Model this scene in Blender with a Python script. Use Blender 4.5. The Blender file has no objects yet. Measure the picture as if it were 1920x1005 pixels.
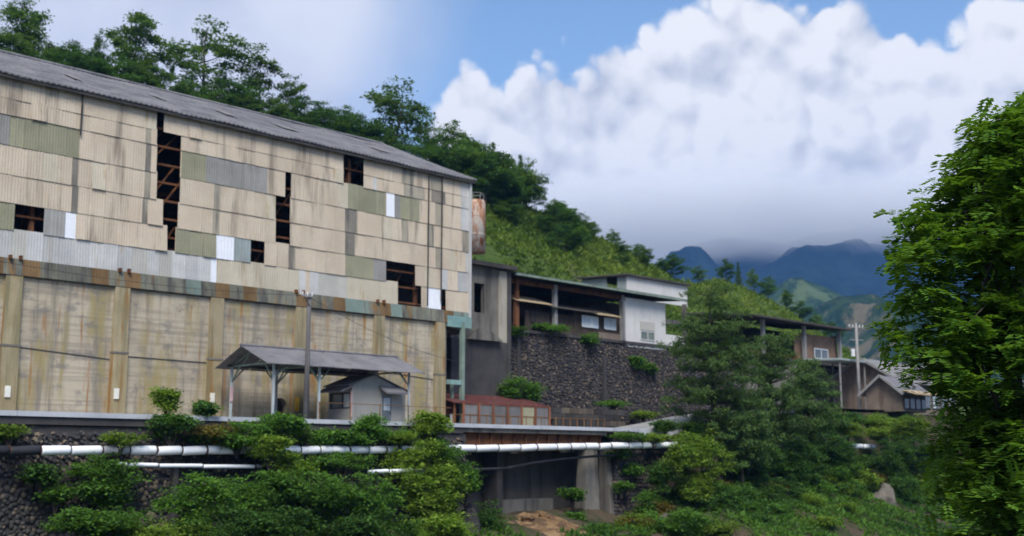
import bpy, bmesh, math, random
import numpy as np
from mathutils import Vector, Matrix, noise as mnoise

# ------------------------------------------------------------------ camera
# world frame: +X runs along the mill front, +Y goes back into the hill, Z=0 is eye level
FPX, CX, CY, HOR = 2200.0, 960.0, 502.5, 860.0
HAZE = 0.00015
CLOUD_D = 0.014
PITCH = math.atan((HOR - CY) / FPX)
FW = Vector((0.712, 0.702, 0)).normalized()
RT = Vector((FW.y, -FW.x, 0))
CAM = Vector((-41.9, -57.2, 0.0))
YAW = math.atan2(-FW.x, FW.y)
F3 = FW * math.cos(PITCH) + Vector((0, 0, math.sin(PITCH)))
U3 = -FW * math.sin(PITCH) + Vector((0, 0, math.cos(PITCH)))

sc = bpy.context.scene
C = bpy.context.collection
cd = bpy.data.cameras.new('camera')
cam = bpy.data.objects.new('camera', cd)
C.objects.link(cam)
cam.location = CAM
cam.rotation_euler = (math.pi / 2 + PITCH, 0, YAW)
cd.sensor_width = 36
cd.lens = FPX / 1920 * 36
cd.clip_start = 0.2
cd.clip_end = 20000
cd.dof.use_dof = True
cd.dof.focus_distance = 16
cd.dof.aperture_fstop = 1.6
sc.camera = cam

# ------------------------------------------------------------------ measuring helpers
def ray(px, py):
    return (F3 + RT * ((px - CX) / FPX) + U3 * ((CY - py) / FPX))
def on(px, py, y):                 # point where a sight line meets the vertical plane Y=y
    d = ray(px, py); k = (y - CAM.y) / d.y
    p = CAM + d * k
    return p
def ox(px, y, py=700): return on(px, py, y).x
def dep(px, py, D):                # point at horizontal distance D in front
    d = ray(px, py); k = D / d.dot(FW)
    return CAM + d * k
def pix(p):
    v = Vector(p) - CAM; w = v.dot(F3)
    return CX + FPX * v.dot(RT) / w, CY - FPX * v.dot(U3) / w
def dist(p): return (Vector(p) - CAM).dot(FW)

# ------------------------------------------------------------------ light
SUN_EL = math.radians(50)
SUN_DIR = Vector((-0.62, -0.74, 0)).normalized()       # horizontal direction TOWARDS the sun
sl = bpy.data.lights.new('sun', 'SUN')
sl.energy = 3.5; sl.angle = math.radians(28); sl.color = (1.0, 0.95, 0.87)
sun = bpy.data.objects.new('sun', sl); C.objects.link(sun)
tosun = Vector((SUN_DIR.x * math.cos(SUN_EL), SUN_DIR.y * math.cos(SUN_EL), math.sin(SUN_EL)))
sun.rotation_euler = tosun.to_track_quat('Z', 'Y').to_euler()

def azel(px, py):
    d = ray(px, py).normalized()
    return math.atan2(d.dot(RT), d.dot(FW)), math.asin(d.z)

def make_world():
    w = bpy.data.worlds.new('World'); sc.world = w; w.use_nodes = True
    w.cycles.sampling_method = 'MANUAL'; w.cycles.sample_map_resolution = 512
    nt = w.node_tree; N = nt.nodes; L = nt.links
    N.clear()
    def node(t, **k):
        n = N.new(t)
        for a, b in k.items(): setattr(n, a, b)
        return n
    def put(sock, v):
        if isinstance(v, bpy.types.NodeSocket): L.new(v, sock)
        else: sock.default_value = v
    def m(op, a, b=0.0, c=0.0, clamp=False):
        n = node('ShaderNodeMath', operation=op, use_clamp=clamp)
        put(n.inputs[0], a); put(n.inputs[1], b); put(n.inputs[2], c)
        return n.outputs[0]
    def mapr(v, a, b, c=0.0, d=1.0, smooth=True):
        n = node('ShaderNodeMapRange', interpolation_type='SMOOTHSTEP' if smooth else 'LINEAR')
        n.clamp = True
        put(n.inputs[0], v); put(n.inputs[1], a); put(n.inputs[2], b); put(n.inputs[3], c); put(n.inputs[4], d)
        return n.outputs[0]
    def mix(f, a, b):
        n = node('ShaderNodeMix', data_type='RGBA')
        put(n.inputs[0], f); put(n.inputs[6], a); put(n.inputs[7], b)
        return n.outputs[2]
    def noise(vec, scale, detail=6, rough=0.55, dist=0.0):
        n = node('ShaderNodeTexNoise'); put(n.inputs['Vector'], vec)
        n.inputs['Scale'].default_value = scale; n.inputs['Detail'].default_value = detail
        n.inputs['Roughness'].default_value = rough; n.inputs['Distortion'].default_value = dist
        return n.outputs[0]
    sky = node('ShaderNodeTexSky', sky_type='NISHITA')
    sky.sun_disc = False; sky.sun_elevation = SUN_EL
    sky.sun_rotation = math.atan2(SUN_DIR.x, SUN_DIR.y)
    sky.air_density = 1.25; sky.dust_density = 0.1; sky.ozone_density = 3.5
    gm = node('ShaderNodeVectorMath', operation='SCALE')
    L.new(sky.outputs[0], gm.inputs[0]); gm.inputs['Scale'].default_value = 0.15
    tc = node('ShaderNodeTexCoord')
    vr = node('ShaderNodeVectorRotate', rotation_type='Z_AXIS'); vr.inputs['Angle'].default_value = -YAW
    L.new(tc.outputs['Generated'], vr.inputs['Vector'])
    D = vr.outputs[0]
    sx = node('ShaderNodeSeparateXYZ'); L.new(D, sx.inputs[0])
    az = m('ARCTAN2', sx.outputs[0], sx.outputs[1]); el = m('ARCSINE', sx.outputs[2])
    # crest of the cumulus bank as elevation over azimuth
    crest = [(845, 205), (870, 165), (905, 168), (945, 195), (965, 150), (1000, 118), (1050, 128), (1085, 150), (1120, 130), (1180, 108), (1235, 92),
             (1265, 50), (1320, 18), (1385, 0), (1430, 10), (1500, 32), (1570, 38), (1640, 40), (1690, 62), (1725, 80), (1745, 62), (1800, 40), (1850, 20), (1920, 0)]
    fc = node('ShaderNodeFloatCurve')
    A0, A1, E1 = -0.5, 0.8, 0.6
    cu = fc.mapping.curves[0]
    pts = [((azel(*p)[0] - A0) / (A1 - A0), azel(*p)[1] / E1) for p in crest]
    pts = [(0.0, 0.12 / E1), (0.2, 0.16 / E1), (0.3, 0.20 / E1)] + [p for p in pts] + [(0.86, 0.42 / E1), (1.0, 0.36 / E1)]
    cu.points[0].location = pts[0]; cu.points[1].location = pts[-1]
    for p in pts[1:-1]: cu.points.new(*p)
    for p in cu.points: p.handle_type = 'VECTOR'
    fc.mapping.update()
    put(fc.inputs['Value'], mapr(az, A0, A1, smooth=False)); fc.inputs['Factor'].default_value = 1.0
    top = m('MULTIPLY', fc.outputs[0], E1)
    g = m('SUBTRACT', top, el)
    off = node('ShaderNodeVectorMath', operation='ADD'); L.new(D, off.inputs[0]); off.inputs[1].default_value = (-0.010, -0.004, 0.016)
    def voro(vec, scale):
        n = node('ShaderNodeTexVoronoi', feature='F1'); put(n.inputs['Vector'], vec); n.inputs['Scale'].default_value = scale
        return n.outputs[0]
    def warp(vec):
        n = node('ShaderNodeTexNoise'); put(n.inputs['Vector'], vec); n.inputs['Scale'].default_value = 26; n.inputs['Detail'].default_value = 4
        v = node('ShaderNodeVectorMath', operation='MULTIPLY_ADD'); L.new(n.outputs['Color'], v.inputs[0]); v.inputs[1].default_value = (.034, .034, .034); put(v.inputs[2], vec)
        return v.outputs[0]
    def field(vec):
        w = warp(vec)
        f = m('MULTIPLY', noise(vec, 13, 8, 0.5), 0.55)
        f = m('ADD', f, m('MULTIPLY', m('SUBTRACT', 0.9, voro(w, 19)), 0.27))
        return m('ADD', f, m('MULTIPLY', m('SUBTRACT', 0.9, voro(w, 46)), 0.17))
    f1 = field(D); f2 = field(off.outputs[0])
    off2 = node('ShaderNodeVectorMath', operation='ADD'); L.new(D, off2.inputs[0]); off2.inputs[1].default_value = (-0.030, -0.01, 0.050)
    h1 = noise(D, 7.5, 3, 0.5, 0.3); h2 = noise(off2.outputs[0], 7.5, 3, 0.5, 0.3)
    big = noise(D, 5.0, 5, 0.5, 0.4)
    dens = m('ADD', m('DIVIDE', m('ADD', g, 0.022), 0.030), m('MULTIPLY', m('SUBTRACT', f1, 0.47), 5.6))
    cmask = mapr(dens, 0.05, 0.6)
    # relief: lit where the density falls away towards the sun
    rel = m('ADD', m('MULTIPLY', m('SUBTRACT', f1, f2), 1.6), m('MULTIPLY', m('SUBTRACT', h1, h2), 0.75))
    deep = mapr(dens, 1.0, 11.0)                      # depth below the crest
    grey = mapr(big, 0.36, 0.70)
    base = mapr(el, 0.235, 0.155)                       # flat grey underside
    lum = m('SUBTRACT', 0.91, m('MULTIPLY', deep, 0.07))
    lum = m('SUBTRACT', lum, m('MULTIPLY', m('MULTIPLY', grey, deep), 0.15))
    lum = m('SUBTRACT', lum, m('MULTIPLY', base, 0.22))
    lum = m('ADD', lum, m('MULTIPLY', rel, m('SUBTRACT', 1.0, m('MULTIPLY', base, 0.85))), clamp=False)
    lum = m('MINIMUM', m('MAXIMUM', lum, 0.42), 1.0)
    ccol = mix(mapr(lum, 0.40, 0.96, smooth=False), (0.41, 0.44, 0.52, 1), (1.04, 1.02, 0.985, 1))
    # broad thin veil over the left half
    v1 = noise(D, 3.2, 6, 0.5, 0.3)
    vd = m('ADD', m('MULTIPLY', m('SUBTRACT', -0.060, az), 7.0), m('MULTIPLY', m('SUBTRACT', v1, 0.5), 1.7))
    vmask = m('MULTIPLY', mapr(vd, -0.2, 0.75), 0.95)
    vcol = mix(mapr(noise(D, 6, 5, 0.5), 0.35, 0.68), (0.63, 0.66, 0.76, 1), (0.87, 0.88, 0.93, 1))
    col = mix(vmask, gm.outputs[0], vcol)
    col = mix(cmask, col, ccol)
    bg = node('ShaderNodeBackground'); L.new(col, bg.inputs[0]); bg.inputs[1].default_value = 0.74
    out = node('ShaderNodeOutputWorld'); L.new(bg.outputs[0], out.inputs[0])
make_world()

sc.view_settings.view_transform = 'Standard'
sc.view_settings.look = 'None'
sc.view_settings.exposure = 0.55
sc.view_settings.gamma = 1.0
sc.cycles.use_denoising = True
sc.cycles.adaptive_threshold = 0.02
sc.cycles.volume_step_rate = 3.0
sc.cycles.max_bounces = 6
sc.cycles.diffuse_bounces = 3
sc.cycles.volume_bounces = 2
sc.cycles.transparent_max_bounces = 8

# ------------------------------------------------------------------ mesh helpers
random.seed(7)
class MB:
    def __init__(s): s.v = []; s.f = []
    def add(s, vs, fs):
        b = len(s.v); s.v += [tuple(v) for v in vs]; s.f += [tuple(i + b for i in f) for f in fs]; return s
    def box(s, x0, x1, y0, y1, z0, z1):
        if x0 > x1: x0, x1 = x1, x0
        if y0 > y1: y0, y1 = y1, y0
        if z0 > z1: z0, z1 = z1, z0
        return s.add([(x0,y0,z0),(x1,y0,z0),(x1,y1,z0),(x0,y1,z0),(x0,y0,z1),(x1,y0,z1),(x1,y1,z1),(x0,y1,z1)],
                     [(0,3,2,1),(4,5,6,7),(0,1,5,4),(1,2,6,5),(2,3,7,6),(3,0,4,7)])
    def prism(s, poly, axis, a, b):       # poly in the two other axes, extruded along axis
        n = len(poly)
        def P(p, t):
            if axis == 'x': return (t, p[0], p[1])
            if axis == 'y': return (p[0], t, p[1])
            return (p[0], p[1], t)
        vs = [P(p, a) for p in poly] + [P(p, b) for p in poly]
        fs = [tuple(range(n))[::-1], tuple(range(n, 2*n))] + [(i, (i+1) % n, n + (i+1) % n, n + i) for i in range(n)]
        return s.add(vs, fs)
    def beam(s, a, b, w, h=None):         # square bar between two points
        a = Vector(a); b = Vector(b); h = h or w
        d = (b - a).normalized()
        u = d.cross(Vector((0, 0, 1)))
        if u.length < 1e-3: u = Vector((1, 0, 0))
        u.normalize(); v = d.cross(u).normalized()
        vs = []
        for p in (a, b):
            for i, j in ((-1,-1),(1,-1),(1,1),(-1,1)): vs.append(p + u * (i*w/2) + v * (j*h/2))
        return s.add(vs, [(0,1,2,3),(7,6,5,4),(0,4,5,1),(1,5,6,2),(2,6,7,3),(3,7,4,0)])
    def tube(s, pts, rs, n=8, cap=True):
        pts = [Vector(p) for p in pts]
        if not isinstance(rs, (list, tuple)): rs = [rs] * len(pts)
        vs = []; fs = []
        for i, p in enumerate(pts):
            d = (pts[min(i+1, len(pts)-1)] - pts[max(i-1, 0)]).normalized()
            u = d.cross(Vector((0, 0, 1)))
            if u.length < 0.05: u = d.cross(Vector((0, 1, 0)))
            u.normalize(); v = u.cross(d).normalized()
            for k in range(n):
                a = 2 * math.pi * k / n
                vs.append(p + u * (math.cos(a) * rs[i]) + v * (math.sin(a) * rs[i]))
        for i in range(len(pts) - 1):
            for k in range(n):
                fs.append((i*n + k, i*n + (k+1) % n, (i+1)*n + (k+1) % n, (i+1)*n + k))
        if cap:
            fs.append(tuple(range(n))[::-1]); fs.append(tuple((len(pts)-1)*n + k for k in range(n)))
        return s.add(vs, fs)
    def sheet(s, x0, x1, za, zb, ya, yb, amp=0.02, pitch=0.15, th=0.008):  # corrugated sheet, waves along x
        n = max(2, int(abs(x1 - x0) / pitch * 4)); vs = []; fs = []
        for i in range(n + 1):
            x = x0 + (x1 - x0) * i / n
            o = amp * math.sin(i * math.pi / 2)
            vs += [(x, ya - o, za), (x, yb - o, zb)]
        for i in range(n): fs.append((2*i, 2*i+2, 2*i+3, 2*i+1))
        return s.add(vs, fs)
    def roofsheet(s, x0, x1, ya, za, yb, zb, amp=0.025, pitch=0.2, th=0.05, nr=1, sag=0.0, seed=0):
        # sloped corrugated roof, waves along x, with thickness
        n = max(2, int(abs(x1 - x0) / pitch * 2)); r = random.Random(seed)
        b = len(s.v)
        for j in range(nr + 1):
            f = j / nr
            for i in range(n + 1):
                x = x0 + (x1 - x0) * i / n
                o = amp * (1 if i % 2 else -1) + sag * mnoise.noise(Vector((x * 0.35, f * 2, seed)))
                s.v.append((x, ya + (yb - ya) * f, za + (zb - za) * f + o))
        m0 = len(s.v)
        for j in range(nr + 1):
            for i in range(n + 1):
                p = s.v[b + j*(n+1) + i]; s.v.append((p[0], p[1], p[2] - th))
        for j in range(nr):
            for i in range(n):
                a = b + j*(n+1) + i; c = m0 + j*(n+1) + i
                s.f.append((a, a+1, a+n+2, a+n+1)); s.f.append((c, c+n+1, c+n+2, c+1))
        for i in range(n):
            a = b + i; c = m0 + i; s.f.append((a, c, c+1, a+1))
            a = b + nr*(n+1) + i; c = m0 + nr*(n+1) + i; s.f.append((a, a+1, c+1, c))
        for j in range(nr):
            for i in (0, n):
                a = b + j*(n+1) + i; c = m0 + j*(n+1) + i
                s.f.append((a, a+n+1, c+n+1, c) if i == 0 else (a, c, c+n+1, a+n+1))
        return s
    def mesh(s, name, mat, org=(0,0,0), smooth=False):
        me = bpy.data.meshes.new(name)
        o = Vector(org)
        me.from_pydata([Vector(v) - o for v in s.v], [], s.f)
        if smooth:
            for p in me.polygons: p.use_smooth = True
        if mat: me.materials.append(mat)
        me.update()
        return me
    def build(s, name, mat, parent=None, smooth=False):
        org = ORG.get(parent.name, (0, 0, 0)) if parent else (0, 0, 0)
        if not parent:
            xs = np.array(s.v); org = ((xs[:,0].min()+xs[:,0].max())/2, (xs[:,1].min()+xs[:,1].max())/2, xs[:,2].min())
        ob = bpy.data.objects.new(name, s.mesh(name, mat, org, smooth)); C.objects.link(ob)
        if parent: ob.parent = parent; ORG[ob.name] = org
        else: ob.location = org; ORG[ob.name] = org
        return ob
ORG = {}
def thing(name, label, cat, loc, group=None):
    o = bpy.data.objects.new(name, None); C.objects.link(o)
    o.location = loc; o['label'] = label; o['category'] = cat
    if group: o['group'] = group
    o.empty_display_size = 0.3
    ORG[o.name] = tuple(loc)
    return o
def tag(o, label, cat, group=None):
    o['label'] = label; o['category'] = cat
    if group: o['group'] = group
    return o
def struct(o, kind='structure'):
    o['kind'] = kind; return o
def inst(name, me, parent, loc, scale=(1,1,1), rot=(0,0,0)):     # shared-mesh part, loc in world
    ob = bpy.data.objects.new(name, me); C.objects.link(ob)
    o = ORG.get(parent.name, (0,0,0)) if parent else (0,0,0)
    ob.parent = parent
    ob.location = Vector(loc) - Vector(o); ob.scale = scale; ob.rotation_euler = rot
    return ob

# ------------------------------------------------------------------ materials
class NT:
    def __init__(s, name):
        s.mat = bpy.data.materials.new(name); s.mat.use_nodes = True
        s.nt = s.mat.node_tree; s.N = s.nt.nodes; s.N.clear()
        s.out = s.N.new('ShaderNodeOutputMaterial')
        s.geo = s.N.new('ShaderNodeNewGeometry')
    def put(s, sock, v):
        if isinstance(v, bpy.types.NodeSocket): s.nt.links.new(v, sock)
        elif isinstance(v, tuple) and len(v) == 3 and len(sock.default_value) == 4: sock.default_value = (*v, 1)
        else: sock.default_value = v
    def pos(s, scale=(1,1,1), off=(0,0,0)):
        n = s.N.new('ShaderNodeMapping'); s.put(n.inputs[0], s.geo.outputs['Position'])
        n.inputs['Scale'].default_value = scale; n.inputs['Location'].default_value = off
        return n.outputs[0]
    def noise(s, vec, scale=1, detail=4, rough=0.55, dist=0.0):
        n = s.N.new('ShaderNodeTexNoise'); s.put(n.inputs['Vector'], vec)
        for k, v in (('Scale', scale), ('Detail', detail), ('Roughness', rough), ('Distortion', dist)): n.inputs[k].default_value = v
        return n.outputs[0]
    def voro(s, vec, scale, out=0, feature='F1'):
        n = s.N.new('ShaderNodeTexVoronoi'); n.feature = feature; s.put(n.inputs['Vector'], vec); n.inputs['Scale'].default_value = scale
        return n.outputs[out]
    def rng(s, v, a, b, c=0.0, d=1.0):
        n = s.N.new('ShaderNodeMapRange'); n.interpolation_type = 'SMOOTHSTEP'
        for i, x in enumerate((v, a, b, c, d)): s.put(n.inputs[i], x)
        return n.outputs[0]
    def m(s, op, a, b=0.0):
        n = s.N.new('ShaderNodeMath'); n.operation = op; s.put(n.inputs[0], a); s.put(n.inputs[1], b); return n.outputs[0]
    def mix(s, f, a, b, mode='MIX'):
        n = s.N.new('ShaderNodeMix'); n.data_type = 'RGBA'; n.blend_type = mode
        s.put(n.inputs[0], f); s.put(n.inputs[6], a); s.put(n.inputs[7], b); return n.outputs[2]
    def rnd(s):
        n = s.N.new('ShaderNodeObjectInfo'); return n.outputs['Random']
    def attr(s, name):
        n = s.N.new('ShaderNodeAttribute'); n.attribute_name = name; return n.outputs['Fac']
    def bump(s, h, strength=0.3, dist=0.05):
        n = s.N.new('ShaderNodeBump'); s.put(n.inputs['Height'], h); n.inputs['Strength'].default_value = strength; n.inputs['Distance'].default_value = dist
        return n.outputs[0]
    def finish(s, col, rough=0.85, bump=None, metal=0.0, spec=0.3, trans=None):
        b = s.N.new('ShaderNodeBsdfPrincipled')
        s.put(b.inputs['Base Color'], col); s.put(b.inputs['Roughness'], rough); s.put(b.inputs['Metallic'], metal)
        b.inputs['Specular IOR Level'].default_value = spec
        if bump is not None: s.put(b.inputs['Normal'], bump)
        res = b.outputs[0]
        if trans is not None:
            t = s.N.new('ShaderNodeBsdfTranslucent'); s.put(t.inputs[0], trans)
            x = s.N.new('ShaderNodeMixShader'); x.inputs[0].default_value = 0.46
            s.nt.links.new(res, x.inputs[1]); s.nt.links.new(t.outputs[0], x.inputs[2]); res = x.outputs[0]
        s.nt.links.new(res, s.out.inputs[0])
        return s.mat

def weathered(name, c1, c2, scale=0.8, streak=None, samt=(0.52, 0.72), rust=None, ramt=(0.58, 0.75), rough=0.9, jitter=0.12,
              bump=0.25, spec=0.2, grain=14, sz=0.10, sx=1.6, metal=0.0, seed=0.0):
    t = NT(name)
    n1 = t.noise(t.pos(off=(seed, seed, seed)), scale, 5, 0.6)
    col = t.mix(t.rng(n1, 0.34, 0.66), c1, c2)
    fine = t.noise(t.pos(), grain, 3, 0.6)
    col = t.mix(t.rng(fine, 0.3, 0.7, 0.0, 0.22), col, tuple(x * 0.62 for x in c1))
    if streak:
        k = t.noise(t.pos((sx, sx, sz * sx), (seed * 3, 1.7, 0)), 1.0, 5, 0.62, 0.2)
        col = t.mix(t.rng(k, samt[0], samt[1], 0, 0.85), col, streak)
    if rust:
        k = t.noise(t.pos((sx * 1.3, sx * 1.3, sz * sx * 1.6), (9 + seed, 4, 2)), 1.0, 5, 0.65, 0.3)
        col = t.mix(t.rng(k, ramt[0], ramt[1], 0, 0.9), col, rust)
    if jitter:
        r = t.rng(t.rnd(), 0, 1, 1 - jitter, 1 + jitter)
        g = t.N.new('ShaderNodeVectorMath'); g.operation = 'SCALE'; t.put(g.inputs[0], col); t.put(g.inputs['Scale'], r); col = g.outputs[0]
    return t.finish(col, rough, t.bump(fine, bump, 0.03), metal, spec)

RUST = (0.16, 0.065, 0.025)
M = {}
M['beige'] = weathered('beige_sheet', (0.53, 0.44, 0.335), (0.60, 0.51, 0.395), 0.5, (0.205, 0.175, 0.14), (0.49, 0.74), (0.33, 0.22, 0.11), (0.64, 0.80), jitter=0.055, sz=0.11, sx=1.5)
M['beige_rusty'] = weathered('beige_sheet_rusty', (0.49, 0.44, 0.34), (0.56, 0.50, 0.39), 0.6, (0.30, 0.25, 0.17), (0.5, 0.75), (0.36, 0.21, 0.06), (0.56, 0.72), jitter=0.05)
M['stained'] = weathered('stained_sheet', (0.33, 0.30, 0.24), (0.40, 0.36, 0.28), 0.6, (0.12, 0.11, 0.10), (0.42, 0.66), jitter=0.08, sx=2.4)
M['darkstain'] = weathered('dark_stained_sheet', (0.20, 0.185, 0.16), (0.28, 0.255, 0.21), 0.6, (0.09, 0.085, 0.08), (0.45, 0.7), jitter=0.08, sx=2.2)
M['green'] = weathered('green_fibreglass_sheet', (0.25, 0.245, 0.165), (0.31, 0.295, 0.20), 0.6, (0.17, 0.165, 0.12), (0.5, 0.75), (0.32, 0.20, 0.07), (0.62, 0.8), jitter=0.10, rough=0.6)
M['grey'] = weathered('grey_sheet', (0.27, 0.265, 0.25), (0.33, 0.325, 0.31), 0.6, (0.17, 0.165, 0.15), (0.5, 0.75), jitter=0.12)
M['bluegrey'] = weathered('blue_grey_sheet', (0.24, 0.29, 0.29), (0.31, 0.35, 0.35), 0.6, (0.20, 0.18, 0.14), (0.55, 0.8), jitter=0.10)
M['white'] = weathered('white_sheet', (0.80, 0.83, 0.88), (0.86, 0.88, 0.92), 0.6, (0.6, 0.62, 0.66), (0.66, 0.85), jitter=0.03, rough=0.5)
M['palegrey'] = weathered('pale_metal_sheet', (0.44, 0.44, 0.43), (0.53, 0.525, 0.51), 0.7, (0.34, 0.30, 0.23), (0.52, 0.74), (0.40, 0.22, 0.06), (0.60, 0.76), jitter=0.10, rough=0.55, sx=1.9)
M['bandg'] = weathered('flashing_green', (0.135, 0.14, 0.115), (0.19, 0.185, 0.14), 0.8, (0.06, 0.057, 0.055), (0.42, 0.66), (0.21, 0.115, 0.035), (0.54, 0.72), jitter=0.2, sx=2.2)
M['bandt'] = weathered('flashing_teal', (0.14, 0.19, 0.17), (0.19, 0.245, 0.215), 0.8, (0.13, 0.13, 0.10), (0.5, 0.7), (0.30, 0.17, 0.05), (0.60, 0.74), jitter=0.15, sx=2.2)
M['bandr'] = weathered('flashing_rust', (0.145, 0.088, 0.04), (0.19, 0.125, 0.062), 0.9, (0.12, 0.07, 0.03), (0.5, 0.7), jitter=0.15, sx=2.2)
M['rust'] = weathered('rusty_steel', (0.11, 0.045, 0.022), (0.17, 0.075, 0.035), 1.2, (0.05, 0.025, 0.018), (0.5, 0.7), jitter=0.2)
M['darkmetal'] = weathered('dark_metal', (0.035, 0.035, 0.037), (0.06, 0.058, 0.055), 1.5, (0.09, 0.05, 0.03), (0.6, 0.8), jitter=0.1)
M['interior'] = weathered('dark_interior', (0.05, 0.045, 0.04), (0.08, 0.07, 0.06), 0.6, (0.03, 0.025, 0.02), jitter=0.0)  # dark base colour stands in for shade inside the openings
M['roof'] = weathered('slate_roof', (0.13, 0.13, 0.14), (0.18, 0.178, 0.188), 0.35, (0.075, 0.075, 0.085), (0.44, 0.70), (0.24, 0.235, 0.225), (0.66, 0.82), sz=1.0, sx=0.9, jitter=0.0, grain=5)
M['roofgrey'] = weathered('grey_tin_roof', (0.145, 0.142, 0.155), (0.185, 0.18, 0.19), 0.6, (0.10, 0.096, 0.10), (0.5, 0.72), sz=1.0, jitter=0.06)
M['roofdark'] = weathered('dark_tin_roof', (0.045, 0.042, 0.042), (0.08, 0.072, 0.066), 0.6, (0.11, 0.055, 0.03), (0.58, 0.75), sz=1.0, jitter=0.06)
M['roofred'] = weathered('red_tin_roof', (0.075, 0.022, 0.020), (0.105, 0.034, 0.030), 0.8, (0.08, 0.04, 0.035), (0.45, 0.65), (0.15, 0.12, 0.115), (0.55, 0.72), sz=1.0, jitter=0.06)
M['rooftan'] = weathered('tan_tin_roof', (0.34, 0.26, 0.16), (0.42, 0.34, 0.22), 0.8, (0.16, 0.09, 0.05), (0.5, 0.7), sz=1.0, jitter=0.06)
M['roofpale'] = weathered('pale_tile_roof', (0.17, 0.165, 0.165), (0.23, 0.22, 0.215), 0.8, (0.13, 0.11, 0.10), (0.5, 0.7), sz=1.0, jitter=0.06)
M['house'] = weathered('hut_render', (0.25, 0.25, 0.235), (0.29, 0.285, 0.265), 0.6, (0.16, 0.157, 0.147), (0.55, 0.75), jitter=0.0)
M['shedwall'] = weathered('brown_boards', (0.055, 0.04, 0.032), (0.09, 0.068, 0.055), 0.9, (0.04, 0.03, 0.025), (0.5, 0.7), jitter=0.1)
M['tanwall'] = weathered('tan_boards', (0.16, 0.125, 0.10), (0.22, 0.175, 0.14), 0.9, (0.11, 0.08, 0.06), (0.5, 0.7), jitter=0.1)
M['whitewall'] = weathered('off_white_panel', (0.55, 0.54, 0.52), (0.62, 0.61, 0.585), 0.5, (0.42, 0.40, 0.36), (0.6, 0.8), jitter=0.04)
M['paintw'] = weathered('white_paint', (0.62, 0.64, 0.66), (0.74, 0.75, 0.76), 1.2, (0.42, 0.40, 0.37), (0.6, 0.8), jitter=0.0, rough=0.6)
M['greenpaint'] = weathered('pale_green_paint', (0.16, 0.22, 0.185), (0.23, 0.29, 0.24), 0.9, (0.12, 0.12, 0.09), (0.5, 0.7), (0.14, 0.08, 0.04), (0.66, 0.8), jitter=0.0)
M['tealpaint'] = weathered('teal_paint', (0.17, 0.31, 0.30), (0.25, 0.39, 0.37), 0.9, (0.16, 0.17, 0.13), (0.5, 0.7), jitter=0.05)
M['postpaint'] = weathered('pale_blue_paint', (0.34, 0.41, 0.44), (0.46, 0.51, 0.53), 0.9, (0.26, 0.27, 0.25), (0.5, 0.7), (0.28, 0.15, 0.07), (0.60, 0.75), jitter=0.05, sx=3)
M['pole'] = weathered('pole_concrete', (0.22, 0.215, 0.21), (0.29, 0.285, 0.28), 1.0, (0.20, 0.19, 0.18), (0.5, 0.7), jitter=0.0)
M['polewood'] = weathered('pole_wood', (0.13, 0.125, 0.13), (0.19, 0.18, 0.18), 1.0, (0.09, 0.08, 0.08), (0.5, 0.7), jitter=0.0)
M['pipew'] = weathered('white_pipe_jacket', (0.84, 0.85, 0.87), (0.90, 0.91, 0.92), 1.2, (0.45, 0.44, 0.42), (0.60, 0.78), jitter=0.05, rough=0.4, sz=1.0, bump=0.1)
M['pipeg'] = weathered('grey_pipe_jacket', (0.30, 0.305, 0.32), (0.42, 0.42, 0.44), 1.2, (0.20, 0.19, 0.18), (0.5, 0.7), jitter=0.05, rough=0.5, sz=1.0)
M['pipeb'] = weathered('black_pipe', (0.022, 0.023, 0.027), (0.04, 0.04, 0.045), 1.2, None, jitter=0.0, rough=0.5)
M['collar'] = weathered('rusty_collar', (0.05, 0.03, 0.025), (0.11, 0.05, 0.035), 2, None, jitter=0.2)
M['railing'] = weathered('rusty_yellow_paint', (0.17, 0.095, 0.045), (0.22, 0.13, 0.055), 1.4, (0.17, 0.075, 0.03), (0.45, 0.65), jitter=0.1)
M['fencepost'] = weathered('red_rust_post', (0.20, 0.075, 0.045), (0.26, 0.11, 0.06), 1.4, (0.13, 0.05, 0.03), (0.45, 0.65), jitter=0.1)
M['kerb'] = weathered('kerb_concrete', (0.40, 0.42, 0.46), (0.50, 0.52, 0.56), 0.8, (0.30, 0.30, 0.31), (0.55, 0.75), jitter=0.0, sz=1.0)
M['asphalt'] = weathered('worn_concrete_bounce_road', (0.27, 0.265, 0.26), (0.34, 0.335, 0.325), 0.5, (0.12, 0.12, 0.12), (0.55, 0.75), jitter=0.0, sz=1.0)  # road colour paled so it bounces light onto the wall behind the shelter
M['concdark'] = weathered('dark_concrete', (0.055, 0.052, 0.053), (0.085, 0.078, 0.078), 0.5, (0.045, 0.042, 0.044), (0.45, 0.7), jitter=0.0, sx=1.2)
M['concmid'] = weathered('old_concrete', (0.14, 0.13, 0.115), (0.20, 0.185, 0.16), 0.5, (0.065, 0.06, 0.056), (0.45, 0.68), jitter=0.0, sx=1.2)
M['concpale'] = weathered('pale_concrete', (0.34, 0.31, 0.26), (0.41, 0.38, 0.31), 0.5, (0.16, 0.145, 0.12), (0.48, 0.7), (0.30, 0.20, 0.09), (0.66, 0.82), jitter=0.0, sx=1.4)
M['mortar'] = weathered('dark_joint', (0.045, 0.043, 0.044), (0.07, 0.065, 0.064), 1.0, None, jitter=0.0)
M['tank'] = weathered('rusty_white_tank', (0.52, 0.47, 0.42), (0.62, 0.57, 0.51), 0.9, (0.40, 0.17, 0.07), (0.42, 0.56), (0.22, 0.075, 0.03), (0.52, 0.66), jitter=0.0, sz=0.35, sx=1.6)
M['glass'] = weathered('dusty_glass', (0.10, 0.12, 0.13), (0.16, 0.18, 0.19), 0.8, None, jitter=0.2, rough=0.15, spec=0.6, bump=0.0)
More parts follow.
